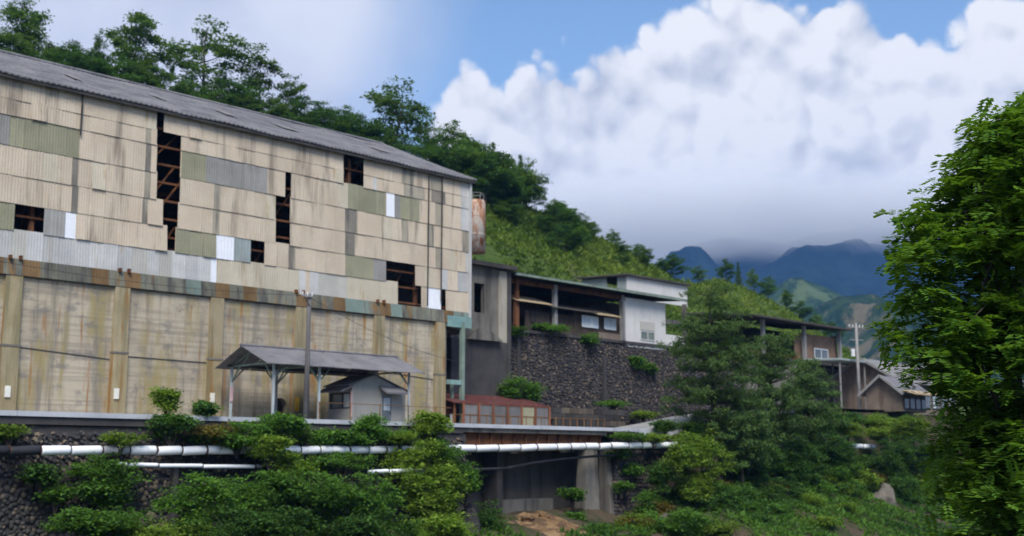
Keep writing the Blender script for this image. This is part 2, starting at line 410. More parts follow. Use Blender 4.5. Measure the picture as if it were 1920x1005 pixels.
M['paleglass'] = weathered('pale_glass', (0.42, 0.47, 0.50), (0.55, 0.6, 0.62), 0.8, None, jitter=0.2, rough=0.2, spec=0.5, bump=0.0)
M['greenglass'] = weathered('greenish_glass', (0.13, 0.16, 0.13), (0.19, 0.22, 0.18), 0.8, None, jitter=0.2, rough=0.2, spec=0.5, bump=0.0)
M['yellow'] = weathered('yellow_sign', (0.62, 0.36, 0.03), (0.68, 0.42, 0.05), 2, None, jitter=0.0)
M['signw'] = weathered('white_sign', (0.72, 0.71, 0.64), (0.78, 0.76, 0.68), 2, (0.55, 0.45, 0.2), (0.6, 0.8), jitter=0.0)
M['pink'] = weathered('faded_pink_board', (0.50, 0.34, 0.36), (0.58, 0.42, 0.43), 1.5, None, jitter=0.0)
M['bark'] = weathered('bark', (0.045, 0.036, 0.028), (0.075, 0.062, 0.05), 3, None, jitter=0.1)
M['rockpale'] = weathered('pale_rock', (0.10, 0.09, 0.075), (0.17, 0.15, 0.125), 1.4, (0.10, 0.09, 0.075), (0.5, 0.7), sz=0.5, jitter=0.1, bump=0.8, grain=5)
def concrete_mat():
    t = NT('mill_concrete')
    n1 = t.noise(t.pos(), 0.35, 6, 0.6)
    col = t.mix(t.rng(n1, 0.35, 0.65), (0.37, 0.315, 0.235), (0.47, 0.41, 0.31))
    board = t.noise(t.pos((0.15, 0.15, 5.0)), 1.0, 2, 0.5)
    col = t.mix(t.rng(board, 0.44, 0.66, 0, 0.55), col, (0.23, 0.205, 0.165))
    k = t.noise(t.pos((1.6, 1.6, 0.13)), 1.0, 5, 0.65, 0.2)
    col = t.mix(t.rng(k, 0.46, 0.70, 0, 0.8), col, (0.165, 0.148, 0.118))
    y = t.noise(t.pos((0.9, 0.9, 0.16), (5, 5, 5)), 1.0, 4, 0.6, 0.3)
    col = t.mix(t.rng(y, 0.48, 0.64, 0, 0.8), col, (0.30, 0.245, 0.105))
    r = t.noise(t.pos((1.5, 1.5, 0.12), (15, 5, 5)), 1.0, 5, 0.62, 0.3)
    col = t.mix(t.rng(r, 0.56, 0.67, 0, 0.9), col, (0.30, 0.145, 0.04))
    w = t.noise(t.pos((0.7, 0.7, 1.1), (2, 8, 1)), 1.4, 6, 0.7)
    col = t.mix(t.rng(w, 0.50, 0.66, 0, 0.65), col, (0.17, 0.162, 0.15))
    fine = t.noise(t.pos(), 16, 3, 0.6)
    h = t.m('ADD', t.m('MULTIPLY', board, 0.8), t.m('MULTIPLY', fine, 0.4))
    return t.finish(col, 0.92, t.bump(h, 0.45, 0.04), 0, 0.15)
M['concrete'] = concrete_mat()
M['pilaster'] = weathered('run_off_concrete', (0.30, 0.245, 0.14), (0.38, 0.32, 0.205), 0.6, (0.165, 0.15, 0.085), (0.45, 0.68), (0.25, 0.125, 0.035), (0.52, 0.68), jitter=0.08, sx=1.9, sz=0.07)

def leaf_mat(name, a, b, tone=0.5, gloss=0.45, hv=0.25):
    t = NT(name)
    at = t.attr('tone')
    col = t.mix(t.rng(at, 0.0, 0.75), a, b)
    col = t.mix(t.rng(at, 0.86, 1.0, 0, 0.75), col, (b[0] * 1.6, b[1] * 1.35, b[2] * 1.1))
    col = t.mix(t.rng(t.noise(t.pos(), 0.55, 3, 0.5), 0.38, 0.66, 0, 0.45), col, (b[0] * 1.08, b[1] * 1.0, b[2] * 0.95))
    r = t.rng(t.rnd(), 0, 1, 0.82, 1.18)
    g = t.N.new('ShaderNodeVectorMath'); g.operation = 'SCALE'; t.put(g.inputs[0], col); t.put(g.inputs['Scale'], r); col = g.outputs[0]
    g2 = t.N.new('ShaderNodeVectorMath'); g2.operation = 'MULTIPLY'; t.put(g2.inputs[0], col); g2.inputs[1].default_value = (1.15, 1.1, 0.6)
    return t.finish(col, 0.75, None, 0, 0.10, trans=g2.outputs[0])
M['leaf'] = leaf_mat('leaf_green', (0.045, 0.121, 0.020), (0.116, 0.246, 0.040))
M['leafy'] = leaf_mat('leaf_yellow_green', (0.084, 0.172, 0.021), (0.180, 0.282, 0.039))
M['leafd'] = leaf_mat('leaf_dark', (0.032, 0.085, 0.020), (0.072, 0.155, 0.032))
M['leafr'] = leaf_mat('leaf_ridge', (0.048, 0.108, 0.026), (0.101, 0.186, 0.040))
M['needle'] = leaf_mat('pine_needle', (0.040, 0.088, 0.027), (0.095, 0.165, 0.047))
M['leafn'] = leaf_mat('leaf_near', (0.034, 0.109, 0.015), (0.132, 0.265, 0.030))
M['grass'] = leaf_mat('grass_blade', (0.073, 0.139, 0.024), (0.152, 0.225, 0.040))
M['redleaf'] = leaf_mat('leaf_brown', (0.106, 0.092, 0.026), (0.158, 0.136, 0.033))

def ground_mat(name, g1, g2, bare, amt=(0.55, 0.68), scale=0.12):
    t = NT(name)
    n = t.noise(t.pos(), 0.5, 6, 0.65)
    col = t.mix(t.rng(n, 0.35, 0.65), g1, g2)
    n2 = t.noise(t.pos((1, 1, 1.6)), scale, 6, 0.62, 0.4)
    col = t.mix(t.rng(n2, amt[0], amt[1]), col, bare)
    f = t.noise(t.pos(), 5, 4, 0.6)
    col = t.mix(t.rng(f, 0.3, 0.7, 0, 0.4), col, tuple(0.45 * x for x in g1))
    return t.finish(col, 0.95, t.bump(f, 0.6, 0.2), 0, 0.1)
M['hill'] = ground_mat('hill_grass', (0.050, 0.088, 0.020), (0.090, 0.130, 0.032), (0.13, 0.105, 0.075), (0.60, 0.72), 0.10)
M['bank'] = ground_mat('bank_earth', (0.032, 0.050, 0.016), (0.055, 0.058, 0.026), (0.095, 0.070, 0.050), (0.44, 0.58), 0.35)
M['ground'] = ground_mat('valley_ground', (0.05, 0.08, 0.025), (0.08, 0.11, 0.035), (0.12, 0.10, 0.07), (0.6, 0.7), 0.02)
M['spoil'] = ground_mat('brown_spoil', (0.20, 0.12, 0.06), (0.30, 0.20, 0.11), (0.10, 0.065, 0.04), (0.45, 0.58), 1.3)
M['gravel'] = ground_mat('yard_gravel', (0.15, 0.14, 0.12), (0.20, 0.19, 0.165), (0.10, 0.11, 0.06), (0.5, 0.66), 0.3)
def mountain_mat(name, a, b, bare, amt, sc_):
    t = NT(name)
    n = t.noise(t.pos((1, 1, 1)), sc_, 8, 0.68, 0.3)
    col = t.mix(t.rng(n, 0.40, 0.60), a, b)
    n2 = t.noise(t.pos((1, 1, 0.5), (50, 80, 0)), sc_ * 0.45, 7, 0.6, 0.5)
    col = t.mix(t.rng(n2, amt[0], amt[1]), col, bare)
    return t.finish(col, 0.95, t.bump(n, 0.9, 12.0), 0, 0.05)
M['mtn'] = mountain_mat('far_forest', (0.004, 0.012, 0.016), (0.010, 0.024, 0.026), (0.014, 0.03, 0.028), (0.55, 0.7), 0.03)
M['mtn2'] = mountain_mat('scrub_hill', (0.014, 0.036, 0.018), (0.040, 0.075, 0.028), (0.095, 0.135, 0.055), (0.46, 0.58), 0.06)
M['mtn3'] = mountain_mat('rocky_hill', (0.012, 0.034, 0.018), (0.038, 0.068, 0.028), (0.16, 0.14, 0.085), (0.53, 0.62), 0.07)
STONES = []
for i, (a, b) in enumerate([((0.052,0.049,0.047),(0.075,0.068,0.064)), ((0.042,0.04,0.04),(0.058,0.054,0.052)), ((0.10,0.083,0.066),(0.13,0.107,0.083)),
                            ((0.19,0.15,0.10),(0.25,0.20,0.14)), ((0.04,0.038,0.04),(0.06,0.055,0.056))]):
    STONES.append(weathered('stone_%s' % 'abcde'[i], a, b, 2.0, (0.05, 0.05, 0.045), (0.55, 0.75), jitter=0.25, sz=0.6, bump=0.5))
def stonewall_mat():
    t = NT('stone_rubble')
    cell = t.N.new('ShaderNodeTexVoronoi'); t.put(cell.inputs['Vector'], t.pos()); cell.inputs['Scale'].default_value = 5.0
    sep = t.N.new('ShaderNodeSeparateColor'); t.put(sep.inputs[0], cell.outputs['Color'])
    col = t.mix(t.rng(sep.outputs[0], 0.0, 1.0), (0.036, 0.034, 0.037), (0.085, 0.076, 0.074))
    col = t.mix(t.rng(sep.outputs[1], 0.80, 0.95), col, (0.21, 0.165, 0.12))
    n = t.noise(t.pos(), 0.35, 5, 0.6)
    col = t.mix(t.rng(n, 0.5, 0.7, 0, 0.6), col, (0.06, 0.058, 0.064))
    return t.finish(col, 0.9, None, 0, 0.2)
M['rubble'] = stonewall_mat()

# ------------------------------------------------------------------ terrain
def fbm(x, y, s, o=4, seed=0.0):
    v = 0; a = 1; f = s
    for _ in range(o):
        v += a * mnoise.noise(Vector((x * f, y * f, seed))); a *= 0.5; f *= 2.05
    return v
def grid_obj(name, P, mat, kind='structure', smooth=True):
    nu = len(P); nv = len(P[0]); mb = MB()
    mb.v = [tuple(p) for row in P for p in row]
    mb.f = [(i*nv + j, i*nv + j + 1, (i+1)*nv + j + 1, (i+1)*nv + j) for i in range(nu-1) for j in range(nv-1)]
    o = mb.build(name, mat, smooth=smooth)
    me = o.data; me.update()
    # faces up
    up = sum(p.normal.z for p in me.polygons)
    if up < 0: me.flip_normals()
    return struct(o, kind)
def interp(tab, x):
    if x <= tab[0][0]: return tab[0][1]
    for (a, va), (b, vb) in zip(tab, tab[1:]):
        if x <= b:
            f = (x - a) / (b - a); return va + (vb - va) * f
    return tab[-1][1]

def flat(name, mat, x0, x1, y0, y1, z, kind='structure'):
    return struct(MB().add([(x0,y0,z),(x1,y0,z),(x1,y1,z),(x0,y1,z)], [(0,1,2,3)]).build(name, mat), kind)
flat('ground', M['ground'], -5000, 5000, -5000, 5000, -9.0)

# river bank: s = distance in front of the mill plane (= -y)
def bank_z(x, s):
    prof = [(6.6, -3.3), (9, -3.9), (12, -4.9), (16, -6.0), (20, -7.0), (24, -7.6), (40, -7.7), (46, -5.5), (52, -2.6), (56, -1.75), (70, -1.4), (120, -1.0)]
    p2 = [(2, -0.6), (6.6, -0.8), (9, -1.9), (12, -3.4), (16, -5.2), (20, -6.6), (24, -7.5), (40, -7.7), (46, -5.5), (52, -2.6), (56, -1.75), (70, -1.4), (120, -1.0)]
    f = min(1, max(0, (x - 19.5) / 5)); f = f * f * (3 - 2 * f)
    z = interp(prof, s) * (1 - f) + interp(p2, s) * f
    amp = 0.35 if s < 24 else 0.12
    if abs(x + 41.9) < 12 and s > 50: amp = 0.05
    return z + amp * fbm(x, s, 0.45, 4, 3.3)
XS = [-75 + i * 0.9 for i in range(200)]
SS = [0.5, 2, 4, 5.5, 6.6] + [7.2 + 0.6 * i for i in range(30)] + [26 + 2.5 * i for i in range(30)]
grid_obj('river_bank', [[(x, -s, bank_z(x, s)) for s in SS] for x in XS], M['bank'])

# hillside lofted from the foot behind the buildings to the ridge
RIDGE = [(-500, 10, 105), (-250, 60, 112), (100, 130, 118), (400, 205, 122), (640, 262, 126), (760, 300, 130), (850, 325, 134), (910, 352, 138), (960, 375, 142), (1020, 402, 146), (1100, 440, 150), (1160, 462, 155),
         (1215, 490, 160), (1262, 520, 166), (1300, 528, 172), (1340, 520, 177), (1390, 536, 182), (1440, 560, 187), (1490, 590, 192), (1560, 640, 200), (1650, 690, 212), (1800, 740, 232), (2100, 790, 260)]
def ridge_pt(px):
    return dep(px, interp([(a, b) for a, b, c in RIDGE], px), interp([(a, c) for a, b, c in RIDGE], px))
def foot_pt(px):
    y = interp([(-500, 16), (900, 14), (1250, 13.5), (1600, 15), (2100, 18)], px)
    p = on(px, 700, y); z = interp([(-500, 9), (900, 10), (1250, 10.2), (1420, 9.0), (1600, 6.5), (2100, 5)], px)
    return Vector((p.x, p.y, z))
def hill_pt(px, f, back=0.0):
    a = foot_pt(px); b = ridge_pt(px)
    g = f ** 0.86
    p = a.lerp(b, f); p.z = a.z + (b.z - a.z) * g
    env = min(1, f * 4) * min(1, (1 - f) * 3 + 0.25)
    p.z += env * (1.7 * fbm(p.x, p.y, 0.055, 4, 1.1) + 0.9 * math.sin(f * 17 + 2.2 * fbm(p.x, p.y, 0.03, 2, 7)) * (0.6 if px > 850 else 0))
    return p
P = []
for i in range(190):
    px = -500 + 2600 * i / 189
    row = [hill_pt(px, j / 46) for j in range(47)]
    r = row[-1]
    for k in range(1, 5): row.append(r + FW * (14 * k) + Vector((0, 0, -4.5 * k - 0.6 * k * k)))
    row.insert(0, row[0] + Vector((0, -0.5, -12)))
    P.append(row)
grid_obj('hillside', P, M['hill'])

# terrace the upper buildings stand on
struct(MB().box(11.5, 72, 3.6, 22, 2.0, 9.25).build('terrace', M['gravel']))

def mountain(name, pts, D, mat, depth, nz, amp, seed, n=150, drop=None, kind='structure'):
    # ridge profile in view, lofted down towards the viewer and away behind
    P = []; x0, x1 = pts[0][0], pts[-1][0]
    for i in range(n):
        px = x0 + (x1 - x0) * i / (n - 1)
        py = interp(pts, px)
        top = dep(px, py, D); col = []
        f = 0
        for j in range(-14, 41):
            if j < 0: k = -j / 14; q = top + FW * (depth * 0.8 * k); q.z = top.z * (1 - 0.8 * k)
            else:
                k = j / 40; q = top - FW * (depth * k); q.z = top.z + (-9.5 - top.z) * (k ** 0.85)
            e = min(1, abs(j) / 7 + 0.12) * (1 if k < 0.9 else 0.3)
            rdg = 1 - abs(2 * mnoise.noise(Vector((q.x * nz, q.y * nz, seed))))
            q.z += e * amp * (rdg * 1.3 - 0.7 + 0.8 * fbm(q.x, q.y, nz * 2.3, 4, seed + 3))
            col.append(q)
        P.append(col)
    return grid_obj(name, P, mat, kind)
mountain('mountain', [(150, 560), (500, 540), (900, 560), (1100, 530), (1200, 505), (1240, 488), (1300, 459), (1360, 450), (1440, 456), (1475, 462), (1510, 446), (1560, 432), (1640, 428), (1720, 440), (1850, 470), (2000, 500), (2300, 530), (2700, 560)], 2600, M['mtn'], 1500, 0.0022, 95, 2.0, 260)
mountain('scrub_hill', [(1250, 700), (1380, 620), (1425, 572), (1450, 545), (1478, 522), (1500, 519), (1525, 530), (1560, 545), (1600, 568), (1660, 600), (1750, 660), (1850, 720)], 1150, M['mtn2'], 420, 0.006, 22, 5.0, 140)
mountain('rocky_hill', [(1380, 700), (1470, 622), (1510, 590), (1540, 572), (1575, 556), (1600, 554), (1640, 552), (1690, 572), (1740, 590), (1850, 610), (2000, 650), (2200, 720)], 880, M['mtn3'], 330, 0.008, 16, 8.0, 140)
# ================================================================== the mill
ROAD = 1.95
RZ = [18.8, 17.72, 16.9, 15.37, 13.9, 12.5, 11.15, 9.66]
XL, XR = -30.0, 12.0
mill = thing('mill_building', 'huge abandoned mill with patched beige corrugated upper walls on a stained concrete base', 'factory', (-9, 7, ROAD))
# patches and holes measured on the front: row, px from, px to
HOLES = [(0, 293, 307), (1, 293, 339), (2, 293, 338), (3, 293, 337), (4, 304, 333), (5, 312, 328), (5, 26, 82), (2, 534, 545), (3, 516, 543), (4, 516, 543), (5, 469, 495),
         (0, 643, 681), (1, 643, 681), (5, 723, 778), (6, 745, 789), (6, 826, 835)]
PATCH = [(2, -40, 17, 'grey'), (2, 17, 149, 'green'), (5, -40, 26, 'green'), (5, 82, 121, 'grey'), (5, 121, 142, 'white'),
         (2, 340, 386, 'green'), (2, 386, 500, 'grey'), (5, 329, 404, 'green'), (5, 405, 438, 'white'), (5, 438, 469, 'bluegrey'),
         (5, 540, 553, 'stained'), (5, 648, 700, 'green'), (5, 700, 723, 'grey'),
         (2, 652, 722, 'green'), (2, 723, 739, 'white'), (2, 739, 749, 'grey'), (2, 749, 785, 'green'),
         (3, 134, 146, 'darkstain'), (4, 134, 146, 'darkstain'), (1, 272, 283, 'stained'), (2, 272, 283, 'darkstain'), (3, 270, 282, 'stained'), (4, 266, 276, 'stained'),
         (3, 400, 412, 'stained'), (4, 398, 410, 'stained'), (3, 646, 668, 'darkstain'), (4, 646, 664, 'darkstain'), (5, 646, 660, 'green'),
         (0, 752, 775, 'stained'), (1, 756, 796, 'stained'), (3, 752, 765, 'stained'), (0, 806, 830, 'stained'), (1, 808, 834, 'darkstain'), (2, 815, 830, 'stained'), (3, 800, 812, 'stained'), (4, 816, 828, 'stained'),
         (0, 862, 890, 'palegrey'), (1, 863, 890, 'palegrey'), (2, 863, 890, 'palegrey'), (3, 866, 890, 'stained'),
         (5, 826, 838, 'palegrey'), (5, 857, 890, 'palegrey'), (4, 872, 890, 'palegrey'),
         (6, -600, 395, 'palegrey'), (6, 395, 405, 'white'), (6, 405, 560, 'beige_rusty'), (6, 560, 572, 'palegrey'), (6, 580, 596, 'palegrey'), (6, 596, 650, 'grey2'), (6, 650, 745, 'beige_rusty'), (6, 799, 826, 'white'), (1, 699, 705, 'palegrey')]
M['grey2'] = weathered('worn_beige_grey_sheet', (0.42, 0.41, 0.37), (0.48, 0.47, 0.42), 0.6, (0.30, 0.28, 0.23), (0.55, 0.78), jitter=0.06)
unit = {}
def unit_sheet(mk):
    if mk not in unit:
        mb = MB(); n = 22
        vs = []
        for i in range(n + 1):
            o = 0.0055 * math.sin(i * math.pi / 2)
            vs += [(i / n, -o, 0), (i / n, -o, 1)]
        mb.add(vs, [(2*i, 2*i+2, 2*i+3, 2*i+1) for i in range(n)])
        unit[mk] = mb.mesh('sheet_' + mk, M[mk])
    return unit[mk]
def px2x(px, z): # front plane
    py = 500
    for _ in range(4):
        p = on(px, py, 0); py = pix((p.x, 0, z))[1]
    return on(px, py, 0).x
rr = random.Random(3)
npan = 0
for r in range(7):
    z1, z0 = RZ[r], RZ[r + 1]; zm = (z0 + z1) / 2
    hs = sorted((px2x(a, zm), px2x(b, zm)) for q, a, b in HOLES if q == r)
    ps = [(px2x(a, zm), px2x(b, zm), mk) for q, a, b, mk in PATCH if q == r]
    cuts = sorted(set([XL, XR] + [v for h in hs for v in h] + [v for p in ps for v in p[:2] if XL < v < XR]))
    for a, b in zip(cuts, cuts[1:]):
        c = (a + b) / 2
        if b - a < 0.02 or any(h[0] - 1e-4 < c < h[1] + 1e-4 for h in hs): continue
        mk = 'beige'
        for p0, p1, k in ps:
            if p0 < c < p1: mk = k
        n = max(1, round((b - a) / 0.78))
        for i in range(n):
            xa = a + (b - a) * i / n; w = (b - a) / n
            if mk == 'beige': k2 = 'beige_rusty' if rr.random() < 0.03 else 'beige'
            elif mk == 'palegrey' and rr.random() < 0.15 and r == 6: k2 = 'grey2'
            else: k2 = mk
            jy = rr.uniform(-0.012, 0.012) - .03
            lift = rr.uniform(.02, .07) if rr.random() < .03 else 0
            inst('wall_sheet', unit_sheet(k2), mill, (xa - 0.006, -0.03 + jy - lift * 1.3, z0 - 0.09 + rr.uniform(-.008, .008)), (w + 0.02, 1, z1 - z0 + 0.075 + rr.uniform(0, .02)), (rr.uniform(-.030, -.020) - lift, rr.uniform(-.002, .002) + (rr.uniform(-.02, .02) if lift else 0), rr.uniform(-.004, .004))); npan += 1
# flashing band below, leaning outwards
zb0, zb1 = 8.86, 9.66
x = XL
while x < XR - 0.1:
    w = min(0.9, XR - x); q = pix((x, 0, 9.2))[0]
    k = rr.choice(['bandg', 'bandg', 'bandg', 'bandg', 'bandt', 'bandr'])
    if any(abs(q - c) < 13 for c in (28, 232, 408, 560, 712, 828)): k = 'bandr'
    if 630 < q < 670 or 840 < q < 880: k = 'bandt'
    inst('flashing', unit_sheet(k), mill, (x, -0.20 + rr.uniform(-.01, .01), zb0), (w + 0.01, 1, zb1 - zb0 + 0.03), (-0.14, 0, 0)); x += w
MB().box(XL, 9.9, -0.1, 0.35, 8.80, 8.90).build('flashing_ledge', M['bandg'], mill)
# bracket stubs along the flashing
for px in (28, 232, 560, 712):
    xx = px2x(px, 9.66)
    MB().box(xx - 0.35, xx - 0.22, -0.26, -0.05, 9.62, 9.82).box(xx + 0.15, xx + 0.28, -0.26, -0.05, 9.62, 9.84).build('bracket', M['rust'], mill)

# concrete base wall in bays with pilasters
PIL = [-24.3, -18.62, -12.97, -7.34, -1.67, 4.19, 9.28]
ax = on(525, 760, 0.0).x; az0, aw = ROAD - 0.1, 0.47; atop = on(525, 746, 0.0).z - aw
edges = [XL] + PIL + [9.85]
for i, (a, b) in enumerate(zip([XL] + PIL, PIL + [9.85])):
    if a < ax < b:
        arch = [(ax + aw * math.cos(t), atop + aw * math.sin(t)) for t in [math.pi * k / 10 for k in range(11)]]
        poly = [(a, 1.0), (ax - aw, 1.0)] + arch[::-1] + [(ax + aw, 1.0), (b, 1.0), (b, 8.86), (a, 8.86)]
        MB().prism(poly, 'y', 0.0, 0.45).build('concrete_bay', M['concrete'], mill)
        MB().box(ax - 0.6, ax + 0.6, 0.46, 2.4, 1.0, 4.0).build('tunnel', M['interior'], mill)  # solid block, its dark colour stands in for shade inside the arch
        mb = MB(); mb.box(ax - .36, ax + .36, 0.16, 0.2, 2.62, 2.68); mb.box(ax - .3, ax + .3, 0.3, 0.5, 1.95, 2.5); mb.beam((ax - .2, .25, 1.95), (ax - .05, .25, 3.1), .05); mb.build('rusty_valve', M['fencepost'], mill)
    else:
        MB().box(a, b, 0.0, 0.45, 1.0, 8.86).build('concrete_bay', M['concrete'], mill)
for xx in PIL:
    w = 0.44
    o = MB().box(xx - w, xx + w, -0.22, 0.02, 1.0, 5.42).build('pilaster', M['pilaster'], mill)
    MB().box(xx - w + .03, xx + w - .03, -0.17, 0.02, 5.42, 8.86).build('pilaster_top', M['pilaster'], mill)
    MB().box(xx - w - .02, xx + w + .02, -0.25, 0.0, 5.36, 5.46).build('pilaster_ledge', M['concmid'], mill)
MB().box(9.85, 10.0, 0.05, 12, 1.0, 8.86).build('end_wall', M['concmid'], mill)
# thin dark bars across the bays at mid height
for i in range(len(PIL) - 1):
    a, b = PIL[i] + .47, PIL[i+1] - .47
    MB().beam((a, -.012, 5.25 + 0.12 * (i % 2)), (b, -.012, 5.05 + .15 * ((i + 1) % 2)), .03, .05).build('dark_bar', M['darkmetal'], mill)
# roof: two slopes, gable end
RIDGE_Y, RIDGE_Z = 10.0, 23.4
EY, EZ = -0.38, 18.86
rf = MB().roofsheet(XL - .5, 12.35, EY, EZ, RIDGE_Y, RIDGE_Z, amp=0.03, pitch=0.3, th=0.07, nr=14, sag=0.10, seed=5).build('roof', M['roof'], mill)
MB().roofsheet(XL - .5, 12.35, RIDGE_Y + 0.02, RIDGE_Z, 20.6, EZ, amp=0.03, pitch=0.5, th=0.07, nr=4, seed=6).build('roof_back', M['roof'], mill)
MB().tube([(XL - .5, RIDGE_Y, RIDGE_Z + .02), (12.4, RIDGE_Y, RIDGE_Z + .02)], .13, 6).build('ridge_cap', M['roof'], rf)
MB().box(XL - .5, 12.3, EY + .04, EY + .12, EZ - .26, EZ - .1).build('fascia', M['darkmetal'], rf)
# a few lifted or replaced roof sheets and lichen-pale spots
for (px, py, w) in ((125, 145, .55), (290, 185, .4), (410, 205, .9), (520, 226, 1.2), (700, 285, .9)):
    f = 0.45; p = on(px, py, EY + (RIDGE_Y - EY) * f)
    zc = EZ + (RIDGE_Z - EZ) * f + .05
    s = (RIDGE_Z - EZ) / (RIDGE_Y - EY)
    MB().add([(p.x, p.y - .8, zc - .8 * s + .05), (p.x + w, p.y - .8, zc - .8 * s + .05), (p.x + w, p.y + .8, zc + .8 * s + .05), (p.x, p.y + .8, zc + .8 * s + .05)], [(0, 1, 2, 3)]).build('roof_patch', M['roofpale'], rf)
# walls closing the shell
MB().prism([(0.05, 8.9), (20, 8.9), (20, 18.7), (RIDGE_Y, 23.25), (0.05, 18.75)], 'x', 11.90, 11.98).build('gable_wall', M['palegrey'], mill)
MB().box(XL, XL + .1, 0.1, 20, 1, 18.7).build('far_end_wall', M['beige'], mill)
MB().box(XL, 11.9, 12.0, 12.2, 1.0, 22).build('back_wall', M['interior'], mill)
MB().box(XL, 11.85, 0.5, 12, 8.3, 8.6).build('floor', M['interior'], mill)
# corner trim and gutter pipes
MB().box(11.86, 12.06, -0.16, 0.06, 9.0, 18.75).build('corner_trim', M['palegrey'], mill)
for px, za, zbot in ((800, 18.6, 9.8), (825, 18.6, 10.2)):
    xx = px2x(px, 14); MB().tube([(xx, -.16, za), (xx, -.16, zbot)], .045, 6).build('downpipe', M['darkmetal'], mill)
xx = px2x(151, 17.6); MB().tube([(xx, -.14, 18.7), (xx, -.14, 16.5)], .05, 6).build('downpipe', M['darkmetal'], mill)
for px, r, dx, zz, hh in ((475, 4, .16, 13.0, .55), (849, 5, .17, 11.75, .6), (858, 6, .12, 11.9, .4)):
    pass
# steel frame behind the sheets
k = 0; x = XL + 1
while x < XR - .3:
    MB().box(x - .11, x + .11, 0.42, 0.66, 8.6, 18.6).build('steel_column', M['rust'], mill); x += 2.82
for z in (9.9, 10.9, 11.9, 12.9, 13.9, 14.9, 15.9, 16.9, 17.9):
    MB().box(XL, XR - .2, 0.30, 0.40, z - .06, z + .06).build('girt', M['rust'], mill)
for px in (300, 330, 530, 660, 750, 50, 482):
    for za, zb in ((9.0, 12.6), (12.6, 16.0), (16.0, 18.6)):
        a = px2x(px, (za + zb) / 2)
        MB().beam((a - 1.2, .75, za), (a + 1.2, .75, zb), .09).build('brace', M['rust'], mill)
for y in (3.5, 7.5):
    x = XL + 2
    while x < XR - 1:
        MB().box(x - .14, x + .14, y - .14, y + .14, 8.6, 19.5).build('steel_column', M['rust'], mill); x += 5.6
    for z in (11.8, 15.0):
        MB().box(XL + .5, XR - .4, y - .1, y + .1, z - .15, z + .15).build('girder', M['rust'], mill)
# green steel frame carrying the overhanging corner
g = on(866, 700, -0.1).x
MB().box(g - .13, g + .13, -.25, .01, ROAD, 9.0).build('corner_post', M['greenpaint'], mill)
MB().box(g - .55, g - .38, .25, .42, ROAD, 5.0).build('corner_post', M['greenpaint'], mill)
MB().box(9.86, 12.05, -.2, .05, 8.62, 9.35).build('corner_beam', M['tealpaint'], mill)
MB().box(9.86, g, -.18, .0, 4.82, 5.12).build('corner_beam', M['tealpaint'], mill)
# meter boxes on the pilasters
for px, py, mk in ((14, 734, 'signw'), (218, 738, 'signw'), (398, 746, 'signw')):
    p = on(px, py, -.25)
    o = MB().box(p.x - .13, p.x + .13, -.30, -.225, p.z - .27, p.z + .27).build('notice_plate', M[mk])
    tag(o, {14: 'pale yellowed plate fixed to the pilaster at the photo\'s left edge', 218: 'white plate on the rust-stained pilaster below the mill slot', 398: 'white plate on the pilaster just left of the open shelter'}[px], 'sign')
p = on(557, 755, -.25)
tag(MB().box(p.x - .13, p.x + .13, -.30, -.225, p.z - .5, p.z + .3).build('notice_plate', M['yellow']), 'yellow plate on the pilaster beside the arched tunnel', 'sign')

# ================================================================== road and edge
road = struct(MB().add([(-75, -7.0, ROAD), (21, -7.0, ROAD), (21, 1.2, ROAD), (-75, 1.2, ROAD)], [(0, 1, 2, 3)]).build('road', M['asphalt']))
rp = [(21, 1.95), (24, 2.1), (28, 2.6), (32, 3.2), (37, 3.75), (44, 4.1), (52, 4.3), (62, 4.5), (90, 4.6)]
mb = MB()
for i, (x, z) in enumerate(rp):
    b = 0 if x < 40 else (x - 40) * 0.10
    mb.v += [(x, -6.9 + b, z), (x, -1.6 + b, z)]
mb.f = [(2*i, 2*i+2, 2*i+3, 2*i+1) for i in range(len(rp) - 1)]
struct(mb.build('rising_road', M['asphalt']))
mb = MB(); rp = rp[:6]
for i, (x, z) in enumerate(rp):
    b = 0 if x < 40 else (x - 40) * 0.10
    mb.v += [(x, -7.2 + b, z - .55), (x, -7.2 + b, z + .04), (x, -6.88 + b, z + .04), (x, -6.88 + b, z - .55)]
for i in range(len(rp) - 1):
    for k in range(4): mb.f.append((4*i+k, 4*i+4+k, 4*i+4+(k+1) % 4, 4*i+(k+1) % 4))
struct(mb.build('road_kerb', M['kerb']))
rp += [(52, 4.3), (62, 4.5), (90, 4.6)]
# verge slope falling from the rising road to the bank
P = []
for i in range(66):
    x = 25.0 + i * 1.05; z = interp(rp, x); b = 0 if x < 40 else (x - 40) * .10
    P.append([(x, -7.1 + b - 0.35 * j, z - .3 + (bank_z(x, 9) - z - .1) * (j / 6) ** .9 + .15 * fbm(x, j, .6, 3, 9) * min(1, j)) for j in range(7)])
grid_obj('verge', P, M['bank'])
# kerb in sections along the flat road
x = -75
while x < 20.9:
    w = min(6.0, 20.95 - x)
    MB().box(x, x + w - .02, -7.22, -6.86, ROAD - .16, ROAD + .06).build('kerb', M['kerb'], road); x += w
MB().box(-75, 4.9, -7.12, -6.9, ROAD - .5, ROAD - .17).build('slab_edge', M['concdark'], road)

